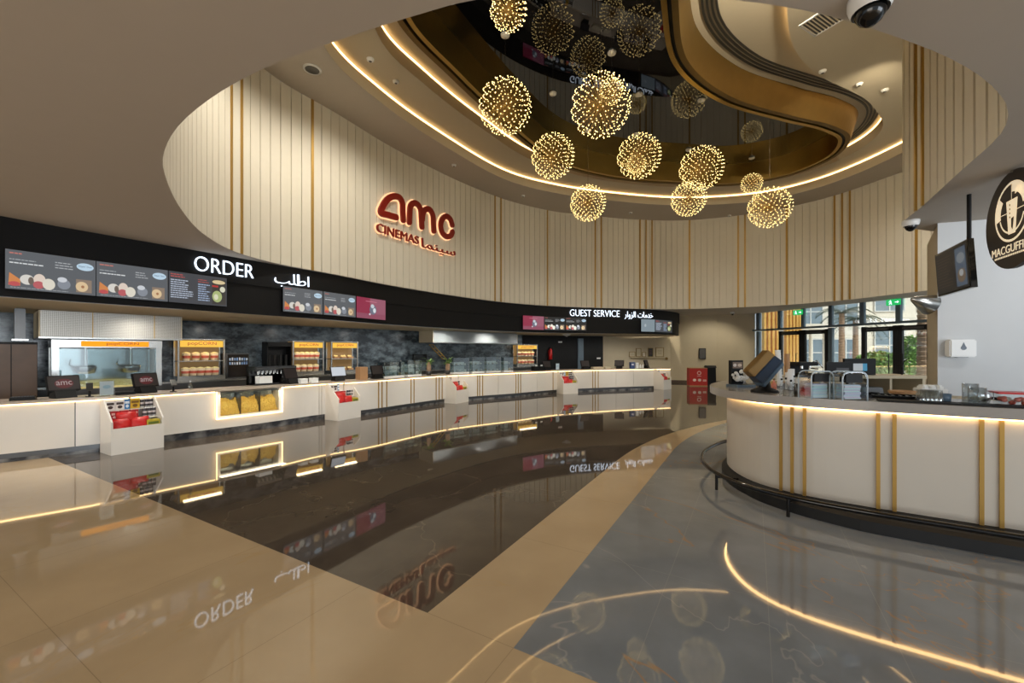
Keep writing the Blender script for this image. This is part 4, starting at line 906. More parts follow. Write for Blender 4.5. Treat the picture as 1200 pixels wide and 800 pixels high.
A, w, rz, Y = frame_at(COUNT, -.42, 297, 345); t = thing('drinks_dispenser', 'wide black drinks dispenser with chrome taps behind the popcorn window', 'drinks dispenser', (A.x, A.y, ZT), rz); H = .4
MB().box(w / 2, .1, H - .1, w, .34, .1).box(w / 2, .22, 0, w, .1, H - .1).box(w / 2, .08, 0, w, .34, .04).build('body', M['blackg'], t)
m = MB()
for i in range(10): x = .08 + (w - .16) * i / 9; m.cyl((x, -.03, H - .17), (x, -.03, H - .1), .016, seg=8).box(x, -.07, H - .15, .03, .012, .06)
m.build('taps', M['steel'], t); MB().box(w / 2, -.075, H - .085, w - .04, .004, .06).build('label_strip', M['steeld'], t)
MB().box(w * .25, .02, .04, w * .3, .16, .15).build('cup_tray', M['paper'], t)
A, w, rz, Y = frame_at(BACK, .2, 484, 500); t = thing('wall_monitor', 'dark monitor on the tiled wall above the left plant', 'monitor', (A.x, A.y, 1.2), rz); MB().box(w / 2, 0, 0, w, .05, .28).build('housing', M['black'], t); MB().box(w / 2, -.027, .02, w - .04, .004, .24).build('display', M['screenoff'], t); MB().box(w / 2, .1, .1, .08, .2, .08).build('bracket', M['steeld'], t)
# brass rack leaning by the hood
A = BACK.at(BACK.px(503, .7), .7)[0]; B = BACK.at(BACK.px(519, .7), .7)[0]; t = thing('brass_rail', 'slanting brass rail pair hanging under the pale hood', 'rail', (A.x, A.y, 1.5)); m = MB(); q = Vector((B.x - A.x, B.y - A.y, 0))
for o_ in (0, .14): m.cyl(Vector((o_ * .8, o_ * .6, .32)), q + Vector((o_ * .8, o_ * .6, -.2)), .022, seg=8)
m.build('rail', M['gold'], t); m = MB()
for i in range(5): c = q * (i / 4) + Vector((0, 0, .32 - .52 * i / 4)); m.cyl(c, c + Vector((.11, .085, 0)), .014, seg=6)
m.build('cross_bars', M['gold'], t)
# far end of kitchen
s = BACK.px(645, .12); P, tn, nn = BACK.at(s, .12); t = thing('fire_extinguisher', 'red fire extinguisher on the black wall right of the far warmer', 'fire extinguisher', (P.x, P.y, 1.2), math.atan2(tn.y, tn.x)); MB().lathe([(.001, 0), (.09, 0), (.09, .42), (.03, .5), (.03, .52)], seg=16).build('cylinder', M['red'], t); MB().cyl((0, 0, .52), (0, 0, .56), .04).tube([(.03, 0, .54), (.12, 0, .45), (.12, -.02, .2)], .014).build('valve', M['black'], t)
MB().box(0, 0, 0, .01, .01, .01)
s = BACK.px(660, 0); dk = MB().sweep(BACK, BACK.px(612), BACK.len - .02, [(.015, .0), (.04, .0), (.04, 2.31), (.015, 2.31)], step=.3).build('trim_3', M['black']); struct(dk)
s = BACK.px(680, .05); P, tn, nn = BACK.at(s, .07); o = MB().box(0, 0, 0, .3, .06, 2.2).build('trim_4', M['frame']); o.location = (P.x, P.y, 0); o.rotation_euler = (0, 0, math.atan2(tn.y, tn.x)); struct(o)
for px, py, lab in ((656.5, 401.5, 'small white sign plate on the black wall'), (701.5, 420.5, 'small white plate low on the black wall near its end')):
    s = BACK.px(px, .06); P, tn, nn = BACK.at(s, .06); o = MB().box(0, 0, 0, .2, .02, .07).build('wall_plate', M['paper']); o.location = (P.x, P.y, zpx(P.y, py)); o.rotation_euler = (0, 0, math.atan2(tn.y, tn.x)); tag(o, lab, 'plate')
s = FASC.px(664, -1.0); P = FASC.at(s, -1.0)[0]; t = thing('ceiling_light', 'small white pyramid light under the soffit near the black wall', 'ceiling light', (P.x, P.y, Z(2.23))); o = MB().lathe([(.2, 0), (.16, -.04), (.001, -.12)], seg=4).build('diffuser', M['white_lamp'], t)

# ================================================================== GUEST SERVICE WALL AND FAR END
WB1 = Curve([(4.5, 20.66), (6.275, 20.955), (8.05, 21.25)]); WB2 = Curve([(8.05, 21.25), (9.05, 20.9), (10.05, 20.55)])
for x0, x1, y0, y1, c, lab in ((737, 744, 412, 418, (196, 184, 156), 'small thin-framed notice at the left end of the wall group'), (745, 751, 408, 418, (190, 178, 150), 'tall framed notice second in the wall group'), (752, 756.5, 412.5, 418, (214, 204, 186), 'smallest framed notice, third in the wall group'), (759, 765, 407.5, 418, (34, 28, 26), 'dark framed certificate fourth in the wall group'), (768, 777.5, 407, 418, (202, 190, 160), 'large pale framed certificate at the right of the wall group')):
    a, b = WB1.px(x0), WB1.px(x1); A, B = WB1.at(a, .03)[0], WB1.at(b, .03)[0]; d = B - A; w = d.length; z0, z1 = zpx(A.y, y1), zpx(A.y, y0); h = z1 - z0; t = thing('framed_notice', lab, 'picture frame', (A.x, A.y, z0), math.atan2(d.y, d.x), 'framed notices on the guest service wall')
    MB().box(w / 2, 0, 0, w, .03, .025).box(w / 2, 0, h - .025, w, .03, .025).box(.0125, 0, 0, .025, .03, h).box(w - .0125, 0, 0, .025, .03, h).build('frame', M['gframe'], t); m = MB().box(w / 2, .005, .02, w - .04, .01, h - .04, c)
    for i in range(4): m.frect(w * .25, h * (.3 + .13 * i), w * .75, h * (.32 + .13 * i), -.001, (120, 104, 80) if c[0] > 60 else (130, 60, 40))
    m.build('notice', M['vc'], t)
a, b = WB1.px(739), WB1.px(778); A, B = WB1.at(a, .06)[0], WB1.at(b, .06)[0]; d = B - A; t = thing('wall_ledge', 'thin brass ledge below the framed notices', 'ledge', (A.x, A.y, zpx(A.y, 420)), math.atan2(d.y, d.x)); MB().box(d.length / 2, 0, 0, d.length, .1, .02).build('ledge', M['gframe'], t)
s = WB1.px(780.5); P = WB1.at(s, .03)[0]; o = MB().cyl((0, 0, 0), (0, -.04, 0), .07).build('wall_bell', M['bronze']); o.location = (P.x, P.y, zpx(P.y, 420)); tag(o, 'small round bronze fitting right of the brass ledge', 'fitting')
A, B = WB2.at(WB2.px(819), .06)[0], WB2.at(WB2.px(827), .06)[0]; d = B - A; w = d.length; z0 = zpx(A.y, 420.5); h = zpx(A.y, 408) - z0; t = thing('wall_speaker', 'black wall box above the red bin', 'speaker', (A.x, A.y, z0), math.atan2(d.y, d.x)); MB().box(w / 2, 0, 0, w, .12, h).build('housing', M['black'], t, bevel=.01); MB().box(w / 2, -.065, .03, w - .06, .01, h - .06).build('grille', M['steeld'], t)
P = gpx(818.5, 452.5); t = thing('recycling_bin', 'red printed recycling bin by the far wall', 'bin', (P.x, P.y, 0), -.12); w = .78
MB().box(0, .2, 0, w, .4, .04).box(0, .2, .8, w, .4, .03).build('frame', M['card'], t); MB().box(0, .2, .04, w, .4, .76, (186, 44, 34)).fell(.03, .6, .09, .09, -.001, (232, 206, 196)).fell(.03, .6, .06, .06, -.002, (186, 44, 34)).frect(-.06, .45, .12, .47, -.001, (232, 206, 196)).fell(-.17, .28, .08, .07, -.001, (236, 214, 204), 6).fell(.05, .28, .08, .07, -.001, (236, 214, 204), 6).frect(.19, .22, .34, .31, -.001, (222, 180, 168)).build('body', M['vc'], t)
P = gpx(834, 451.5); t = thing('waste_bin', 'black waste bin right of the red bin', 'bin', (P.x, P.y, 0), -.12); MB().box(0, .2, 0, .4, .4, .82, top=.96).build('body', M['black'], t); MB().box(0, .2, .82, .44, .44, .1, top=.85).build('lid', M['plinth'], t)
A = Vector((10.0, 19.04)); o = MB().box(0, 0, 0, .3, .02, .3).build('wall_plate', M['beige']); o.location = (10.72, 20.1, 1.45); o.rotation_euler = (0, 0, math.atan2(-.85, 1.4)); tag(o, 'pale square plate on the wall left of the windows', 'plate')

# ================================================================== BAR
sb0, sb1 = .0, BAR.len
bar = thing('bar_counter', 'curved cream bar with brass strips and lit edge', 'bar', (3.3, 4.0, 0))
MB().sweep(BAR, sb0, sb1, [(0, .14), (0, 1.05), (-.05, 1.05), (-.05, .14)], step=.1, smooth=False).build('front_panel', M['barw'], bar, True)
MB().sweep(BAR, sb0, sb1, [(-.06, .02), (-.06, 1.05), (-.45, 1.05), (-.45, .02)], step=.15).build('carcass', M['steeld'], bar, True)
pm = MB(); vs = []; nB = 90; sx = BAR.px(880, far=False)
for i in range(nB + 1):
    q = sb0 + (sb1 - sb0) * i / nB; o_ = .06 + .2 * max(0, min(1, (q - sx) / 1.0))
    for o, z in ((o_, 0), (o_, .1), (o_ - .04, .125), (.0, .155), (-.02, .155), (-.02, 0)): p = BAR.at(q, o)[0]; vs.append((p.x, p.y, z))
pm.add(vs, [(i * 6 + a, i * 6 + 6 + a, i * 6 + 6 + (a + 1) % 6, i * 6 + (a + 1) % 6) for i in range(nB) for a in range(6)]); pm.build('plinth', M['plinth'], bar, True)
MB().sweep(BAR, sb0, sb1, [(.004, 1.035), (.03, 1.035), (.03, 1.055), (.004, 1.055)], step=.1).build('led_strip', M['warmb'], bar, True)
for x in (915.5, 928.5, 943, 1029, 1048, 1150, 1173.5):
    s = BAR.px(x, far=False); o = MB().sweep(BAR, s - .014, s + .014, [(-.004, .14), (.014, .14), (.014, 1.05), (-.004, 1.05)], step=.03).build('brass_strip', M['goldp'], bar, True)
bto = MB().sweep(BAR, sb0, sb1, [(.2, 1.063), (.2, 1.15), (-.5, 1.15), (-.5, 1.063)], step=.1).build('bar_worktop', M['bartop']); tag(bto, 'curved grey stone top of the bar', 'worktop')
fr_ = thing('foot_rail', 'black foot rail curving round the base of the bar', 'rail', (2.6, 4.5, 0)); MB().tube([tuple(BAR.at(s, .3)[0]) + (.19,) for s in [sb0 + 1.2 + (sb1 - sb0 - 1.3) * i / 70 for i in range(71)]], .024, 10).build('tube', M['blackg'], fr_, True)
for px in (870, 935):
    s = BAR.px(px, far=False)
    if s is None: continue
    a, b = BAR.at(s, .05)[0], BAR.at(s, .3)[0]; MB().tube([(a.x, a.y, .12), (b.x, b.y, .15), (b.x, b.y, .2)], .014, 8).cyl((b.x, b.y, 0), (b.x, b.y, .18), .016).build('bracket', M['blackg'], fr_, True)

ZB = 1.15
def bt_(px, py, z=ZB): return gpx(px, py, z)
# tilted terminal seen from behind
P = bt_(896, 459); t = thing('bar_register', 'tilted navy touchscreen register seen from behind on the bar end', 'cash register', (P.x, P.y, ZB), .15)
MB().lathe([(.001, 0), (.14, 0), (.13, .02), (.06, .05), (.05, .13), (.001, .14)], seg=24).build('base', M['black'], t)
T = Matrix.Translation((.0, 0, .255)) @ Matrix.Rotation(math.radians(-44), 4, 'Y')
def facet(y, z, nm, mat):
    m = MB(); m.add([(-.17, a * .85, b * .85) for a, b in zip(y, z)] + [(.17, a * .8, b * .8) for a, b in zip(y, z)], [(0, 1, 2, 3), (7, 6, 5, 4), (0, 4, 5, 1), (1, 5, 6, 2), (2, 6, 7, 3), (3, 7, 4, 0)], T=T); m.build(nm, mat, t, bevel=.006)
facet((.1, -.02, -.05, .08), (.15, .15, .05, .04), 'warm_sheen_back', M['bronze']); facet((.08, -.05, -.1, .08), (.045, .045, -.06, -.06), 'housing', M['navy']); facet((.08, -.1, -.07, .08), (-.065, -.065, -.135, -.13), 'touchscreen', M['navyl'])  # upper facet's bronze colour stands in for the warm ceiling's reflection
# things round it
P = bt_(868, 453); t = thing('counter_display', 'black countertop display with crumpled white contents at the bar tip', 'display', (P.x, P.y, ZB), .2)
MB().box(0, 0, 0, .26, .2, .03).build('base', M['frame'], t); MB().box(-.02, .06, .03, .17, .05, .3).build('backboard', M['black'], t); m = MB(); r = random.Random(4)
for _ in range(46): m.ell(r.uniform(-.1, .08), r.uniform(-.05, .03), r.uniform(.08, .2), .022, .02, .02, 6, 4, (222, 220, 214))
m.build('white_pieces', M['vc'], t)['kind'] = 'stuff'; m = MB().frect(-.09, .23, .05, .31, .03, (110, 90, 74)).fell(-.06, .27, .025, .02, .028, (200, 190, 180)).fell(.01, .27, .03, .02, .028, (190, 170, 150)); m.build('printed_card', M['vc'], t); MB().box(.05, -.09, .05, .12, .04, .05, rz=.3).build('cream_cloth', M['beige'], t, bevel=.012)
for i, (px, y, lab, c) in enumerate(((900, 458, 'pink bottle left of the pair beside the tilted register', 'pink'), (907, 456.5, 'pink bottle right of the pair beside the tilted register', 'pink'))): bottle(bt_(px, y), ZB, lab, .11, .028, c, 'pink bottles on the bar', 'bronze')
def cupstack(px, y, z0, h, r, mat, lab, lean=0.0):
    P = bt_(px, y); t = thing('cup_stack', lab, 'cup stack', (P.x, P.y, z0)); m = MB(); n = int(h / .035)
    for i in range(n): x = lean * i / n; m.lathe([(r * .82, i * .035), (r, i * .035 + .04), (r * .97, i * .035 + .042)], x, 0, 0, 14)
    m.lathe([(.001, 0), (r * .82, 0)], seg=14); m.build('cups', M[mat], t); return t
P = bt_(925.5, 456); t = thing('cup_holder', 'white upright cup holder cylinder on the bar', 'cup holder', (P.x, P.y, ZB)); MB().lathe([(.001, 0), (.048, 0), (.048, .24), (.042, .24), (.042, .02)], seg=18).build('cylinder', M['white_lamp'], t)
cupstack(922.5, 456, ZB + .2, .24, .03, 'card', 'tall stack of brown paper cups in the white holder'); cupstack(914, 452, ZB, .46, .034, 'paper', 'tall leaning stack of white paper cups behind the register', -.03)
for i, (px, y) in enumerate(((916, 461), (921, 463), (927, 463.5), (931, 459))): bottle(bt_(px, y), ZB, 'small clear glass bottle with black stopper on the bar', .14 + .02 * (i % 2), .022, 'acryl', 'clear bottles by the white cup holder', 'black')
P = bt_(934, 463); t = thing('straw_holder', 'black and white straw holder left of the clear dispensers', 'holder', (P.x, P.y, ZB)); m = MB(); m.lathe([(.001, 0), (.028, 0), (.03, .12), (.026, .12), (.024, .01)], seg=14); m.build('cup', M['steeld'], t); m = MB(); r = random.Random(5)
for _ in range(14): a = r.uniform(0, 6.28); m.cyl((.012 * math.cos(a), .012 * math.sin(a), .02), (.025 * math.cos(a), .025 * math.sin(a), .17), .003, seg=5)
m.build('straws', M['paper'], t)
def dispenser(px, y, lab, rz):
    P = bt_(px, y); t = thing('napkin_dispenser', lab, 'napkin dispenser', (P.x, P.y, ZB), rz, 'clear acrylic dispensers'); w, h, d = .23, .26, .15
    out = [(-w / 2, 0)] + [(-w / 2 + .06 - .06 * math.cos(a * PI / 10), h - .06 + .06 * math.sin(a * PI / 10)) for a in range(6)] + [(w / 2 - .06 + .06 * math.sin(a * PI / 10), h - .06 + .06 * math.cos(a * PI / 10)) for a in range(6)] + [(w / 2, 0)]
    s_ = MB(); n = len(out); inn = [(a * .93, b * .965 if b > 0 else 0) for a, b in out]
    vs = [(a, -d / 2, b) for a, b in out] + [(a, d / 2, b) for a, b in out] + [(a, -d / 2, b) for a, b in inn] + [(a, d / 2, b) for a, b in inn]
    fs = []
    for i in range(n - 1): fs += [(i, i + 1, n + i + 1, n + i), (2 * n + i, 3 * n + i, 3 * n + i + 1, 2 * n + i + 1), (i, 2 * n + i, 2 * n + i + 1, i + 1), (n + i, n + i + 1, 3 * n + i + 1, 3 * n + i)]
    s_.add(vs, fs); s_.build('clear_shell', M['acryl'], t)
    for yy in (-d / 2, d / 2): MB().tube([(a, yy, b) for a, b in out], .006, 6).build('polished_edge', M['edge'], t)
    MB().box(.0, -.03, h * .62, w * .66, d * .5, .075).build('black_bar', M['black'], t); m = MB(); r = random.Random(px)
    for i in range(12): m.box(r.uniform(-.006, .006), 0, .01 + i * .011, w * .66, d * .62, .009, (158 + r.randint(-14, 20), 176 + r.randint(-14, 16), 190))
    m.build('napkins', M['vc'], t)
dispenser(956, 466.5, 'left clear acrylic dispenser on the bar', .12); dispenser(994, 468, 'right clear acrylic dispenser on the bar', .02)
# bar mats and trays
s0_, s1_ = BAR.px(1030, .1, far=False), sb1 - .3
mt = MB().sweep(BAR, s0_, s1_, [(.13, ZB), (.13, ZB + .012), (-.04, ZB + .012), (-.04, ZB)], step=.1); o = mt.build('bar_mat', M['black']); tag(o, 'long black rubber bar mat along the front of the bar', 'bar mat')
def at_bar(px, off): s = BAR.px(px, off, far=False); P, tn, nn = BAR.at(s, off); return P, math.atan2(tn.y, tn.x)
P, rz = at_bar(1040, -.28); t = thing('drip_tray', 'black drip tray on the bar right of the clear dispensers', 'tray', (P.x, P.y, ZB), rz); MB().box(0, 0, 0, .5, .24, .012).box(0, -.115, .012, .5, .012, .02).box(0, .115, .012, .5, .012, .02).box(-.245, 0, .012, .012, .22, .02).box(.245, 0, .012, .012, .22, .02).build('tray', M['blackg'], t); m = MB(); [m.box(-.2 + i * .05, 0, .016, .012, .21, .008) for i in range(9)]; m.build('grate', M['steeld'], t)
def tumbler(h=.1, r=.036):
    m = MB(); m.lathe([(r, 0), (r, .003), (r * .85, h - .004), (.001, h), (.001, h - .01), (r * .8, h - .012), (r * .93, .004), (r * .93, 0)], seg=16); return m
tsrc = None
for i, px in enumerate((1079, 1084, 1089, 1094, 1099, 1087, 1092)):
    P, rz = at_bar(px, -.02 - (.1 if i > 4 else .0)); o = tumbler().build('tumbler', M['acryl']) if tsrc is None else tsrc.copy()
    if tsrc is None: tsrc = o
    else: COL.objects.link(o)
    o.location = (P.x, P.y, ZB + .0125 if i < 5 else ZB); tag(o, 'clear tumbler upside down in the cluster below the white towel basket', 'glass', 'upturned tumblers')
P, rz = at_bar(1108, -.1); o = MB().lathe([(.001, 0), (.034, 0), (.04, .075), (.036, .075), (.031, .006)], seg=16).build('cup', M['navyl']); o.location = (P.x, P.y, ZB); tag(o, 'blue-grey cup right of the upturned tumblers', 'cup')
for px, off, h, r, lab in ((1137, -.1, .17, .05, 'tall clear glass pitcher on the bar at the right'), (1145, -.02, .13, .055, 'wide clear glass jug in front of the tall pitcher')):
    P, rz = at_bar(px, off); t = thing('glass_jug', lab, 'jug', (P.x, P.y, ZB + (.0125 if off > -.05 else 0)), rz); MB().lathe([(.001, 0), (r, 0), (r * 1.02, h), (r * .95, h), (r * .92, .01), (.001, .01)], seg=18).build('body', M['acryl'], t); MB().tube([(r, 0, h * .8), (r + .04, 0, h * .75), (r + .04, 0, h * .3), (r, 0, h * .25)], .006).build('handle', M['acryl'], t)
P, rz = at_bar(1153, -.03); o = MB().lathe([(.001, 0), (.03, .002), (.045, .05), (.034, .1), (.03, .11)], seg=16).build('glass', M['acryl']); o.location = (P.x, P.y, ZB + .0125); tag(o, 'round clear drinking glass right of the jug', 'glass')
P, rz = at_bar(1163, -.14); t = thing('bottle_opener', 'black bar tap handle lying behind the jugs', 'tool', (P.x, P.y, ZB), rz); MB().tube([(-.06, 0, .02), (0, 0, .05), (.05, 0, .04)], .012).build('handle', M['black'], t)
P, rz = at_bar(1190, -.06); t = thing('plastic_tub', 'clear tub with red lid at the right edge of the bar', 'tub', (P.x, P.y, ZB), rz); MB().box(0, 0, 0, .2, .16, .1, top=1.1).build('tub', M['acryl'], t); MB().box(0, 0, .1, .26, .2, .014).build('lid', M['red'], t, bevel=.004); m = MB(); r = random.Random(1)
for _ in range(12): m.ell(r.uniform(-.07, .07), r.uniform(-.05, .05), .025 + r.uniform(0, .04), .025, .02, .02, 6, 4, r.choice(((220, 214, 200), (200, 90, 70), (230, 220, 190))))
m.build('contents', M['vc'], t)['kind'] = 'stuff'
# back bar
bbx = thing('back_bar_cabinet', 'beige back bar cabinet with open niche behind the bar', 'cabinet', (4.5, 5.78, 0), -.02); w = 1.24
MB().box(w / 2, .3, 1.215, w + .02, .52, .04).build('top', M['beige'], bbx); MB().box(w / 2, .3, 0, w, .5, .9).box(w / 2, .54, .9, w, .02, .32).box(.02, .3, .9, .04, .5, .32).box(w - .02, .3, .9, .04, .5, .32).box(w * .62, .3, .9, .03, .5, .32).build('carcass', M['beige'], bbx)
t = thing('label_printer', 'grey equipment box standing in the back bar niche', 'equipment', (4.95, 5.85, .9), 0); MB().box(0, 0, 0, .3, .28, .2, top=.9).build('body', M['steeld'], t, bevel=.01); MB().box(0, -.15, .06, .1, .02, .08).build('slot', M['black'], t)
def monitor(px0, px1, y0, y1, Y, lab, note):
    x0, x1 = (px0 - CX) / F * Y, (px1 - CX) / F * Y; w = x1 - x0; z0, z1 = zpx(Y, y1), zpx(Y, y0); t = thing('monitor', lab, 'monitor', ((x0 + x1) / 2, Y, 1.257), -.05, 'black monitors behind the bar'); h = z1 - z0
    MB().box(0, 0, z0 - 1.257, w, .04, h).build('housing', M['black'], t, bevel=.004); MB().box(0, .05, 0, .18, .16, .012).box(0, .04, .01, .05, .03, z0 - 1.257 + .06).build('stand', M['black'], t)
    if note: MB().frect(-w * .22, z0 - 1.257 + h * .3, w * .08, z0 - 1.257 + h * .72, -.0205, (206, 214, 220)).frect(w * .08, z0 - 1.257 + h * .3, w * .22, z0 - 1.257 + h * .72, -.0205, (56, 156, 200)).build('sticker', M['vc'], t, recalc=False)
    else: MB().frect(-w * .1, z0 - 1.257 + h * .1, w * .4, z0 - 1.257 + h * .6, -.0205, (52, 50, 52)).build('panel', M['vc'], t, recalc=False)
monitor(989, 1024.5, 420, 440.5, 6.0, 'black monitor with white and blue sticker behind the bar', True); monitor(968, 996, 424, 441, 5.75, 'black monitor left of the one with the sticker', False)
# stand table under the left monitor and coffee machine
t = thing('back_bar_table', 'low beige equipment table behind the bar left of the cabinet', 'table', (3.95, 5.85, 0), 0); MB().box(0, 0, 1.2, 1.3, .5, .05).build('table_top', M['beige'], t)
for x in (-.6, .6):
    for y in (-.2, .2): MB().box(x, y, 0, .05, .05, 1.2).build('leg', M['steeld'], t)
P = Vector(((940 - CX) / F * 5.7, 5.7)); t = thing('coffee_machine', 'black coffee machine behind the paper cup stacks', 'coffee machine', (P.x, P.y, 1.25), .1); MB().box(0, 0, 0, .3, .26, .05).box(0, .09, .05, .3, .08, .12).box(0, 0, .15, .28, .24, .05).build('body', M['black'], t, bevel=.008); MB().cyl((-.06, -.06, .11), (-.06, -.06, .15), .02).cyl((.06, -.06, .11), (.06, -.06, .15), .02).tube([(.06, -.06, .12), (.07, -.18, .11)], .01).build('group_heads', M['steel'], t); MB().tube([(.12, -.02, .19), (.16, -.06, .22), (.2, -.12, .12)], .008).build('steam_wand', M['steel'], t)
o = MB().lathe([(.001, 0), (.1, 0), (.13, .05), (.125, .06), (.09, .01)], seg=20).build('basket', M['card']); o.location = (5.15, 5.35, 1.07); tag(o, 'round brown basket beside the white towel basket', 'basket')
o = MB().box(0, 0, 0, 1.2, .36, .04).box(-.5, 0, -1.03, .05, .3, 1.03).box(.5, 0, -1.03, .05, .3, 1.03).build('service_shelf', M['beige']); o.location = (5.2, 5.25 - .13, 1.03); o.rotation_euler = (0, 0, -.34); 
tag(o, 'beige service shelf behind the bar in front of the white wall', 'shelf')
o.location = (4.95, 4.85, 1.03)
t = thing('towel_basket', 'white basket of folded towels behind the bar', 'basket', (4.93, 4.93, 1.07), -.3); MB().box(0, 0, 0, .24, .16, .09, top=1.08).build('basket', M['white_lamp'], t, bevel=.01); m = MB(); [m.box(-.07 + i * .07, 0, .07, .06, .13, .06) for i in range(3)]; m.build('towels', M['paper'], t, bevel=.015)
bpy.data.objects['basket'].location = (4.62, 4.95, 1.07)
o = MB().tube([(0, 0, 0), (.0, 0, .1), (.03, 0, .2), (.1, 0, .24)], .007).build('cable', M['black']); o.location = (5.55, 5.95, 1.2555); tag(o, 'black cable curving up by the wall corner', 'cable')
# towel dispenser on white wall
def wallpx(px): 
    k = (px - CX) / F; t_ = (k * C1.y - C1.x) / (wd.x - k * wd.y); return t_
a, b = wallpx(1106), wallpx(1137); P = onw(a, .0); z0, z1 = zpx(P.y, 418), zpx(P.y, 398); w = b - a; t = thing('towel_dispenser', 'white paper towel dispenser on the white wall', 'towel dispenser', (P.x, P.y, z0), wang); h = z1 - z0
MB().box(w / 2, -.07, 0, w, .13, h).build('cover', M['white_lamp'], t, bevel=.015); MB().prism([(w * .5 + .03 * math.cos(i * PI / 6), h * .52 + .028 * math.sin(i * PI / 6)) for i in range(12)], -.14, -.136).prism([(w * .5 - .02, h * .6), (w * .5 + .02, h * .6), (w * .5, h * .84)], -.14, -.136).build('drop_window', M['navy'], t); MB().box(w / 2, -.09, -.006, w * .4, .06, .008).build('slot', M['steeld'], t)
# hanging menu screen
TL, TR = Vector((4.76, 4.64)) * K, Vector((4.36, 3.94)) * K; d = TR - TL; w = d.length; t = thing('menu_screen', 'dark hanging menu screen on a ceiling pole beside the white wall', 'screen', (TL.x, TL.y, Z(2.2)), math.atan2(d.y, d.x)); h = .465 * K
T = Matrix.Translation((0, 0, 0)) @ Matrix.Rotation(.06, 4, 'X'); MB().box(w / 2, 0, 0, w, .05, h, T=T).build('bezel', M['blackg'], t)
sc = paint_screen('board', w - .04, h - .04, rnd); sc.v = [T @ (q + Vector((.02, -.006, .02))) for q in sc.v]; sc.build('display', M['vce2'], t, recalc=False); MB().cyl((w * .72, .04, h - .05), (w * .72, .04, ZC - Z(2.2)), .02, seg=12).box(w * .72, .03, h * .5, .12, .03, .12).build('pole', M['black'], t)
# round hanging sign
u = Vector((-.47, -.883)); c = Vector((4.28, 3.56)) * K; rz = math.atan2(u.y, u.x); R_ = .415 * K; t = thing('round_sign', 'round brown hanging bar sign with cream cocktail glass emblem', 'sign', (c.x, c.y, Z(2.72)), rz)
MB().cyl((0, -.02, 0), (0, .02, 0), R_, seg=48).build('disc', M['brownsign'], t); MB().cyl((0, 0, R_ - .02), (0, 0, ZC - Z(2.72)), .03, seg=12).build('pole', M['steel'], t)
e = MB(); y = -.022 / K
def ringseg(r0, r1, a0, a1, cx, cz, sy=1.0, n=20):
    p0 = [(cx + r1 * math.cos(a0 + (a1 - a0) * i / n), cz + r1 * sy * math.sin(a0 + (a1 - a0) * i / n)) for i in range(n + 1)]; p1 = [(cx + r0 * math.cos(a0 + (a1 - a0) * i / n), cz + r0 * sy * math.sin(a0 + (a1 - a0) * i / n)) for i in range(n + 1)]
    for i in range(n): e.flat([p0[i], p0[i + 1], p1[i + 1], p1[i]], y)
cz = .07; rd = math.radians
ringseg(.235, .255, 0, 2 * PI, 0, cz, 1.0, 40); ringseg(.165, .235, rd(12), rd(88), 0, cz); ringseg(.165, .235, rd(140), rd(192), 0, cz); ringseg(.17, .185, rd(195), rd(345), 0, cz)
e.flat([(-.075, cz + .1), (.09, cz + .1), (.06, cz - .19), (-.045, cz - .19)], y - .001); ringseg(0.0, .05, rd(-60), rd(200), .1, cz + .15)
e.frect(-.003, cz + .1, .003, cz + .235, y); e.frect(-.235, cz - .003, -.06, cz + .003, y); e.frect(.07, cz - .003, .235, cz + .003, y)
text_flat(e, 'MACGUFFINS', -.3, -.275, .6, .07, y, .002)
for i in range(26): e.frect(-.26 + i * .02, -.305, -.246 + i * .02, -.288, y)
e.v = [q * K for q in e.v]; e.build('emblem', M['cream'], t, recalc=False); d_ = MB(); y = -.0245 / K
for i in range(4): d_.fell(-.02, cz + .06 - i * .035, .009, .009, y, None, 8)
d_.flat([(.0, cz - .06), (.04, cz - .05), (.03, cz - .12), (.02, cz - .16), (.0, cz - .13)], y); d_.v = [q * K for q in d_.v]; d_.build('emblem_detail', M['brownsign'], t, recalc=False)

# ================================================================== CEILING FITTINGS
def dome(P, z, r, lab):
    t = thing('dome_camera', lab, 'security camera', (P.x, P.y, z), 0, 'dome cameras'); MB().lathe([(.001, 0), (r * 1.1, 0), (r * 1.1, -.03), (r, -.06), (r * .9, -.075)], seg=24).build('housing', M['white_lamp'], t); MB().lathe([(r * .75, -.06), (r * .74, -.09), (r * .55, -.12), (r * .25, -.14), (.001, -.145)], seg=24).build('dome', M['blackg'], t)
dome(Vector((1.56, 1.82)) * K, ZC, .085, 'large dome camera on the near ceiling edge at the top'); dome(Vector((4.72, 4.95)) * K, ZC, .085, 'dome camera under the corner of the fluted drum'); dome(Vector((8.75, 16.6)) * K, ZC, .09, 'tiny dome camera on the far ceiling by the guest wall')
def zc(px, py, z): Y = (z - HC) * F / (CY - py); return Vector(((px - CX) / F * Y, Y))
P = zc(366, 81, ZU); t = thing('ceiling_speaker', 'round grey ceiling speaker at the left of the drum ceiling', 'speaker', (P.x, P.y, ZU)); MB().lathe([(.001, 0), (.17, 0), (.17, -.012), (.13, -.02)], seg=28).build('rim', M['white_lamp'], t); MB().lathe([(.13, -.014), (.001, -.02)], seg=28).build('grille', M['steeld'], t)
P = zc(965, 24, ZU); t = thing('ceiling_vent', 'white louvred vent in the upper ceiling beside the fluted drum', 'vent', (P.x, P.y, ZU), .5); MB().box(0, .24, -.02, .5, .03, .02).box(0, -.24, -.02, .5, .03, .02).box(.24, 0, -.02, .03, .5, .02).box(-.24, 0, -.02, .03, .5, .02).build('frame', M['white_lamp'], t); m = MB(); [m.box(0, -.2 + i * .05, -.015, .46, .02, .012) for i in range(9)]; m.build('louvres', M['steeld'], t)
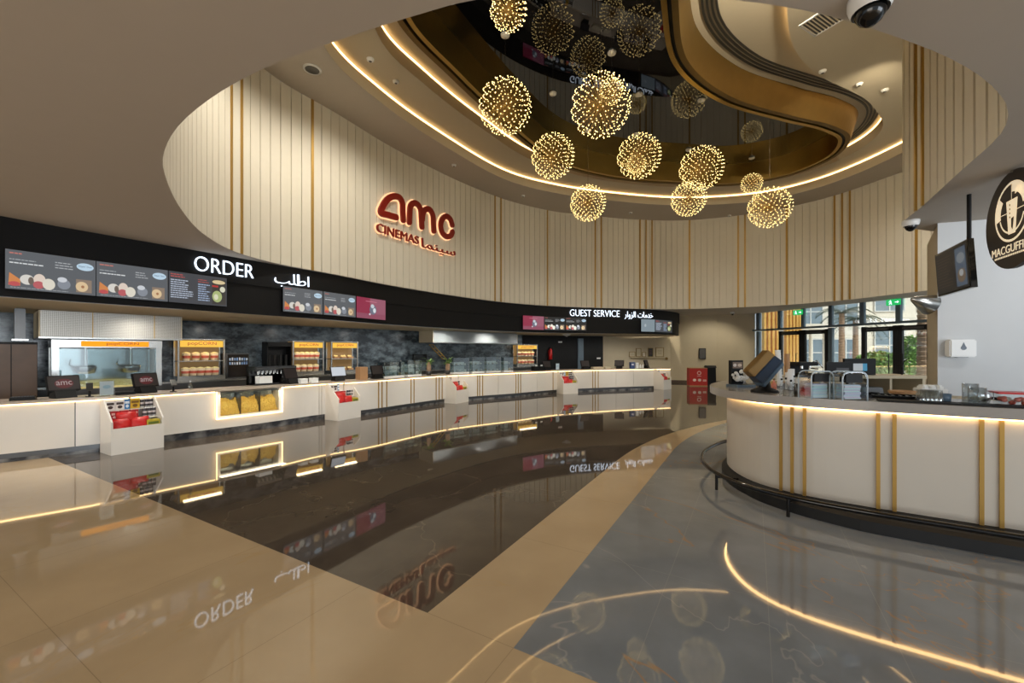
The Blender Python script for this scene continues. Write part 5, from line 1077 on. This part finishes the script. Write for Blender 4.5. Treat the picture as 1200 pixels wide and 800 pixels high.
DET = [(434, 69, ZU, 'white detector left of the stepped cove over the hall'), (464, 95, ZU2, 'detector between the two cove light lines'), (532, 193, ZU, 'tiny detector above the red cinema sign'), (613, 229, ZU, 'detector on the ceiling rim left of the lowest globe'), (739, 249, ZU, 'detector right of the lowest globe on the ceiling rim'), (855, 252, ZU, 'detector on the ceiling rim left of the furthest right globe'), (1007, 98, ZU2, 'curved white fitting on the ceiling near the fluted drum'), (1037, 105, ZU2, 'small round fitting beside the fluted drum'), (964, 83, ZU2, 'tiny detector right of the slotted air band')]
for px, py, z, lab in DET: P = zc(px, py, z); t = thing('smoke_detector', lab, 'detector', (P.x, P.y, z), 0, 'ceiling detectors'); MB().lathe([(.001, 0), (.07, 0), (.065, -.03), (.03, -.05), (.001, -.05)], seg=18).build('body', M['white_lamp'], t); MB().lathe([(.03, -.051), (.001, -.056)], seg=12).build('sensor', M['steeld'], t)
# cone lamp at the corner of the white wall
t = thing('cone_lamp', 'silver cone lamp on the corner of the beige wall', 'wall lamp', (5.88, 5.86, 2.24)); T = Matrix.Rotation(math.radians(-72), 4, 'Y')
MB().lathe([(.012, .3), (.04, .27), (.145, .02), (.14, .015), (.03, .25)], seg=28, T=T).build('shade', M['steel'], t); MB().cyl((0, 0, 0), (.12, -.03, 0), .02).build('arm', M['steel'], t)
# exit signs
for px, py, lab in ((935, 366, 'green exit sign over the far pair of glass doors'), (1047, 354, 'green exit sign over the near pair of glass doors')):
    s = WIN.px(px, .12); P = WIN.at(s, .12)[0]; h = .2; z = zpx(P.y, py) - h / 2; t = thing('exit_sign', lab, 'exit sign', (P.x, P.y, z), wang2 , 'green exit signs'); MB().box(0, 0, 0, .42, .03, h).build('panel', M['exitg'], t)
    m = MB(); m.fell(-.08, .155, .016, .018, -.017, None, 10).flat([(-.1, .13), (-.06, .14), (-.05, .09), (-.08, .085)], -.017).flat([(-.08, .09), (-.06, .09), (-.03, .03), (-.05, .025)], -.017).flat([(-.09, .09), (-.07, .09), (-.11, .03), (-.13, .04)], -.017).flat([(-.1, .125), (-.095, .135), (-.14, .1), (-.15, .11)], -.017).flat([(.05, .09), (.05, .11), (.12, .11), (.12, .14), (.17, .1), (.12, .06), (.12, .09)], -.017); m.build('pictogram', M['signw'], t, recalc=False); MB().cyl((0, .0, h), (0, 0, max(.05, 3.7 - z)), .01, seg=6).build('hanger', M['steel'], t)

# ================================================================== OUTSIDE
struct(MB().add([(11.5, 40, -.02), (45, 40, -.02), (45, 8, -.02), (15.2, 8, -.02), (13.35, 12.95, -.02), (11.5, 19.65, -.02)], [(0, 1, 2, 3, 4, 5)]).build('ground', M['pave']))
t = thing('fin_screen', 'row of golden upright fins outside the far windows', 'screen wall', (12.75, 21.4, 0), -.15)
for px in (895, 899.5, 904, 908.5, 919, 922.5, 926, 929.5, 932.5):
    Y = 21.4; x = (px - CX) / F * Y - 12.75; MB().box(x, 0, 0, .1, .3, 5.2).build('fin', pbr('fin_gold', (236, 182, 92), .5, .0, var=.05) if 'fin_gold' not in bpy.data.materials else bpy.data.materials['fin_gold'], t)
def hedge(x, y, w, d, h, lab, seed):
    m = MB(); r = random.Random(seed)
    for _ in range(2600):
        a = r.uniform(-1, 1); b = r.uniform(-1, 1); z = r.random() ** .7; k = (1 - .35 * z * z); c = Vector((x + a * w / 2 * k, y + b * d / 2 * k, z * h * (1 - .18 * a * a) + r.uniform(-.05, .05))); u_ = Vector((r.gauss(0, 1), r.gauss(0, 1), r.gauss(0, 1))).normalized() * .07; v_ = u_.cross(Vector((r.gauss(0, 1), r.gauss(0, 1), r.gauss(0, 1)))).normalized() * .045
        m.add([c - u_, c + v_, c + u_, c - v_], [(0, 1, 2, 3)])
    o = m.build('hedge', M['leaf'], recalc=False); return tag(o, lab, 'hedge')
hedge(14.3, 16.4, 1.9, 1.2, 1.55, 'rounded green hedge outside the near glass doors', 1); hedge(16.2, 16.9, 1.3, 1.2, 2.2, 'taller green shrub beside the palm trunk outside', 2)
def palm(x, y, h, r0, lab, seed, nf=16):
    t = thing('palm_tree', lab, 'palm tree', (x, y, 0)); m = MB(); r = random.Random(seed); n = int(h / .16); pr = []
    for i in range(n): pr += [(r0 * (1 - .25 * i / n), i * .16), (r0 * (1.14 - .25 * i / n), i * .16 + .13)]
    m.lathe(pr, seg=14, smooth=False); m.build('trunk', M['bark'], t); f = MB()
    for i in range(nf):
        a = 6.28 * i / nf + r.uniform(-.2, .2); el = r.uniform(-.2, 1.1); pr_ = Vector((0, 0, h)); d = Vector((math.cos(a), math.sin(a), 0)); ln = r.uniform(1.3, 1.8); pts = [pr_ + d * (ln * q / 8) + Vector((0, 0, el * ln * q / 8 * .8 - 1.1 * (q / 8) ** 2 * ln * .8)) for q in range(9)]; sd = Vector((-d.y, d.x, 0))
        for q in range(1, 9):
            for s_ in (-1, 1):
                for h_ in (0, .5): b = pts[q - 1].lerp(pts[q], h_); tip = b + sd * s_ * .34 * (1 - .08 * q) + d * .2 - Vector((0, 0, .16)); f.add([b, b + d * .045, tip], [(0, 1, 2)])
    f.build('fronds', M['leafd'], t, recalc=False)
palm(14.35, 14.55, 5.0, .2, 'palm with patterned trunk just outside the near doors', 3); palm(21.2, 25.8, 3.6, .16, 'palm with full fronds seen between the two pairs of doors', 4, 22); palm(19.4, 24.6, 3.9, .16, 'second palm behind the one between the doors', 5, 20)
def building(x, y, rz, w, h, d, lab, nx, nz, z0, arch=False):
    t = thing('building', lab, 'building', (x, y, 0), rz); MB().box(w / 2, d / 2, 0, w, d, h).build('wall', M['facade'], t); cw = w / nx
    for i in range(nx):
        for j in range(nz):
            zz = z0 + j * (h - z0) / nz; hh_ = (h - z0) / nz * .68; g = MB().box(cw * (i + .5), -.03, zz + .1, cw * .7, .06, hh_).build('window', M['facadew'], t); m = MB()
            for q in range(3): m.box(cw * (i + .5) + cw * .7 * (q - 1) / 2 * .98, -.075, zz + .1, .07, .04, hh_)
            for q in range(3): m.box(cw * (i + .5), -.075, zz + .1 + (hh_ - .07) * q / 2, cw * .7, .04, .07)
            m.build('muntins', M['white_lamp'], g)
    MB().box(w / 2, -.15, h, w + .5, d * .3, .25).build('cornice', M['facade'], t)
building(25.2, 33.5, -.25, 14, 8.5, 4, 'pale building with gridded windows outside the near doors', 5, 2, .6); building(19.8, 29.5, -.1, 4.6, 9.0, 4, 'narrow white building outside between the fins and the palms', 2, 3, .4)
t = thing('pavilion', 'white columned pavilion outside the far doors', 'pavilion', (15.4, 22.6, 0)); 
for x in (0, .75, 1.5): MB().lathe([(.001, 0), (.16, 0), (.16, .15), (.1, .2), (.09, 2.5), (.15, 2.65), (.15, 2.75), (.001, 2.75)], x, 0, 0, 16).build('column', M['facade'], t)
MB().box(.75, 0, 2.75, 2.0, .5, .3).build('beam', M['facade'], t)

# ================================================================== LIGHT
w_ = bpy.data.worlds.new('world'); scene.world = w_; w_.use_nodes = True; nt = w_.node_tree; bgn = nt.nodes['Background']
sky = nt.nodes.new('ShaderNodeTexSky'); sky.sky_type = 'HOSEK_WILKIE'; sky.turbidity = 3.0; sky.ground_albedo = .5
sky.sun_direction = Vector((.5, -.55, .67)).normalized()
mx = nt.nodes.new('ShaderNodeMix'); mx.data_type = 'RGBA'; mx.inputs[0].default_value = .6; mx.inputs[7].default_value = (.86, .92, 1, 1); nt.links.new(sky.outputs[0], mx.inputs[6]); nt.links.new(mx.outputs[2], bgn.inputs[0]); bgn.inputs[1].default_value = 1.25
sun = bpy.data.lights.new('sun', 'SUN'); sun.energy = 4.6; sun.angle = .02; sun.color = (1, .95, .87); so = bpy.data.objects.new('sun', sun); COL.objects.link(so); so.rotation_euler = Vector((-.35, .62, -.7)).to_track_quat('-Z', 'Y').to_euler()
def area(name, loc, to, sx, sy, e, c):
    l = bpy.data.lights.new(name, 'AREA'); l.shape = 'RECTANGLE'; l.size = sx; l.size_y = sy; l.energy = e; l.color = c; o = bpy.data.objects.new(name, l); COL.objects.link(o); o.location = loc; o.rotation_euler = (Vector(to) - Vector(loc)).to_track_quat('-Z', 'Y').to_euler(); return o
area('rear_fill', (7.5, -5.5, 1.5), (3.5, 3.5, 1.6), 7, 2.8, 430, (.84, .92, 1))  # unseen fill added behind the camera, standing in for cool daylight
area('rear_fill', (-6.5, -5.5, 1.5), (-3.5, 5, 1.8), 8, 2.8, 270, (1, .92, .8))  # warm fill panel added out of view to lift the left side
def spot(name, loc, to, e, c, ang=110, r=.05):
    l = bpy.data.lights.new(name, 'SPOT'); l.energy = e; l.color = c; l.spot_size = math.radians(ang); l.spot_blend = .6; l.shadow_soft_size = r; o = bpy.data.objects.new(name, l); COL.objects.link(o); o.location = loc; o.rotation_euler = (Vector(to) - Vector(loc)).to_track_quat('-Z', 'Y').to_euler(); return o
for s_ in (2.4, 4.2, 6.0, 7.8, 9.6, 11.4, 13.2, 15.0, 16.8, 18.6, 20.0):
    P = FASC.at(min(FASC.len - .5, s_ * 1.1 + 1.2), -.75)[0]; spot('kitchen_light', (P.x, P.y, Z(2.2)), (P.x - .5, P.y + .5, 0), 62, (1, .95, .87), 150)
for s_ in (2.2, 4.2, 6.4, 8.6, 10.8, 13.0, 15.2, 17.4, 19.4):
    P, tn, nn = COUNT.at(s_ + 1.0, 2.3); spot('counter_fill_spot', (P.x, P.y, ZC - .02), (P.x - nn.x * 2.0, P.y - nn.y * 2.0, .0), 115, (1, .97, .92), 66)  # fill spots added to brighten the white counter fronts
for x, y, e in ((-2.6, 5.6, 280), (-2.0, 7.4, 220), (8.9, 8.6, 200), (7.6, 7.6, 220)): spot('drum_spot', (x * K, y * K, ZU - .05), (x * K, y * K, 0), e * 1.15, (1, .94, .83), 165, .04)
spot('drum_spot', (3.4 * K, 4.8 * K, ZU - .05), (5.5, 15.5, 4.6), 330, (1, .88, .66), 125, .05); spot('drum_spot', (.2 * K, 3.6 * K, ZU - .05), (-.5, 13.5, 4.6), 200, (1, .9, .7), 120, .05); spot('drum_spot', (6.4 * K, 6.9 * K, ZU - .05), (9.5, 13.5, 4.2), 150, (1, .86, .62), 120, .05)  # out-of-view fill spots added to warm the far drum wall
spot('guest_downlight', (7.4, 19.4, 3.3), (7.4, 21, .5), 120, (1, .9, .7)); spot('guest_downlight', (9.4, 18.8, 3.3), (9.6, 20.6, .5), 100, (1, .9, .72)); area('white_wall_light', (6.4, 3.9, 3.3), (6.6, 5.3, 1.2), .8, .3, 16, (.96, .98, 1))

# ================================================================== CAMERA
cam = bpy.data.cameras.new('camera'); cam.sensor_width = 36; cam.lens = F / 1200 * 36; cam.shift_y = (CY - 400) / 1200; cam.clip_start = .05; cam.clip_end = 200
co = bpy.data.objects.new('camera', cam); COL.objects.link(co); co.location = (0, 0, HC); co.rotation_euler = (PI / 2, 0, 0); scene.camera = co
scene.view_settings.view_transform = 'Standard'; scene.view_settings.exposure = 0.0
scene.cycles.max_bounces = 8; scene.cycles.transparent_max_bounces = 16; scene.cycles.sample_clamp_indirect = 6
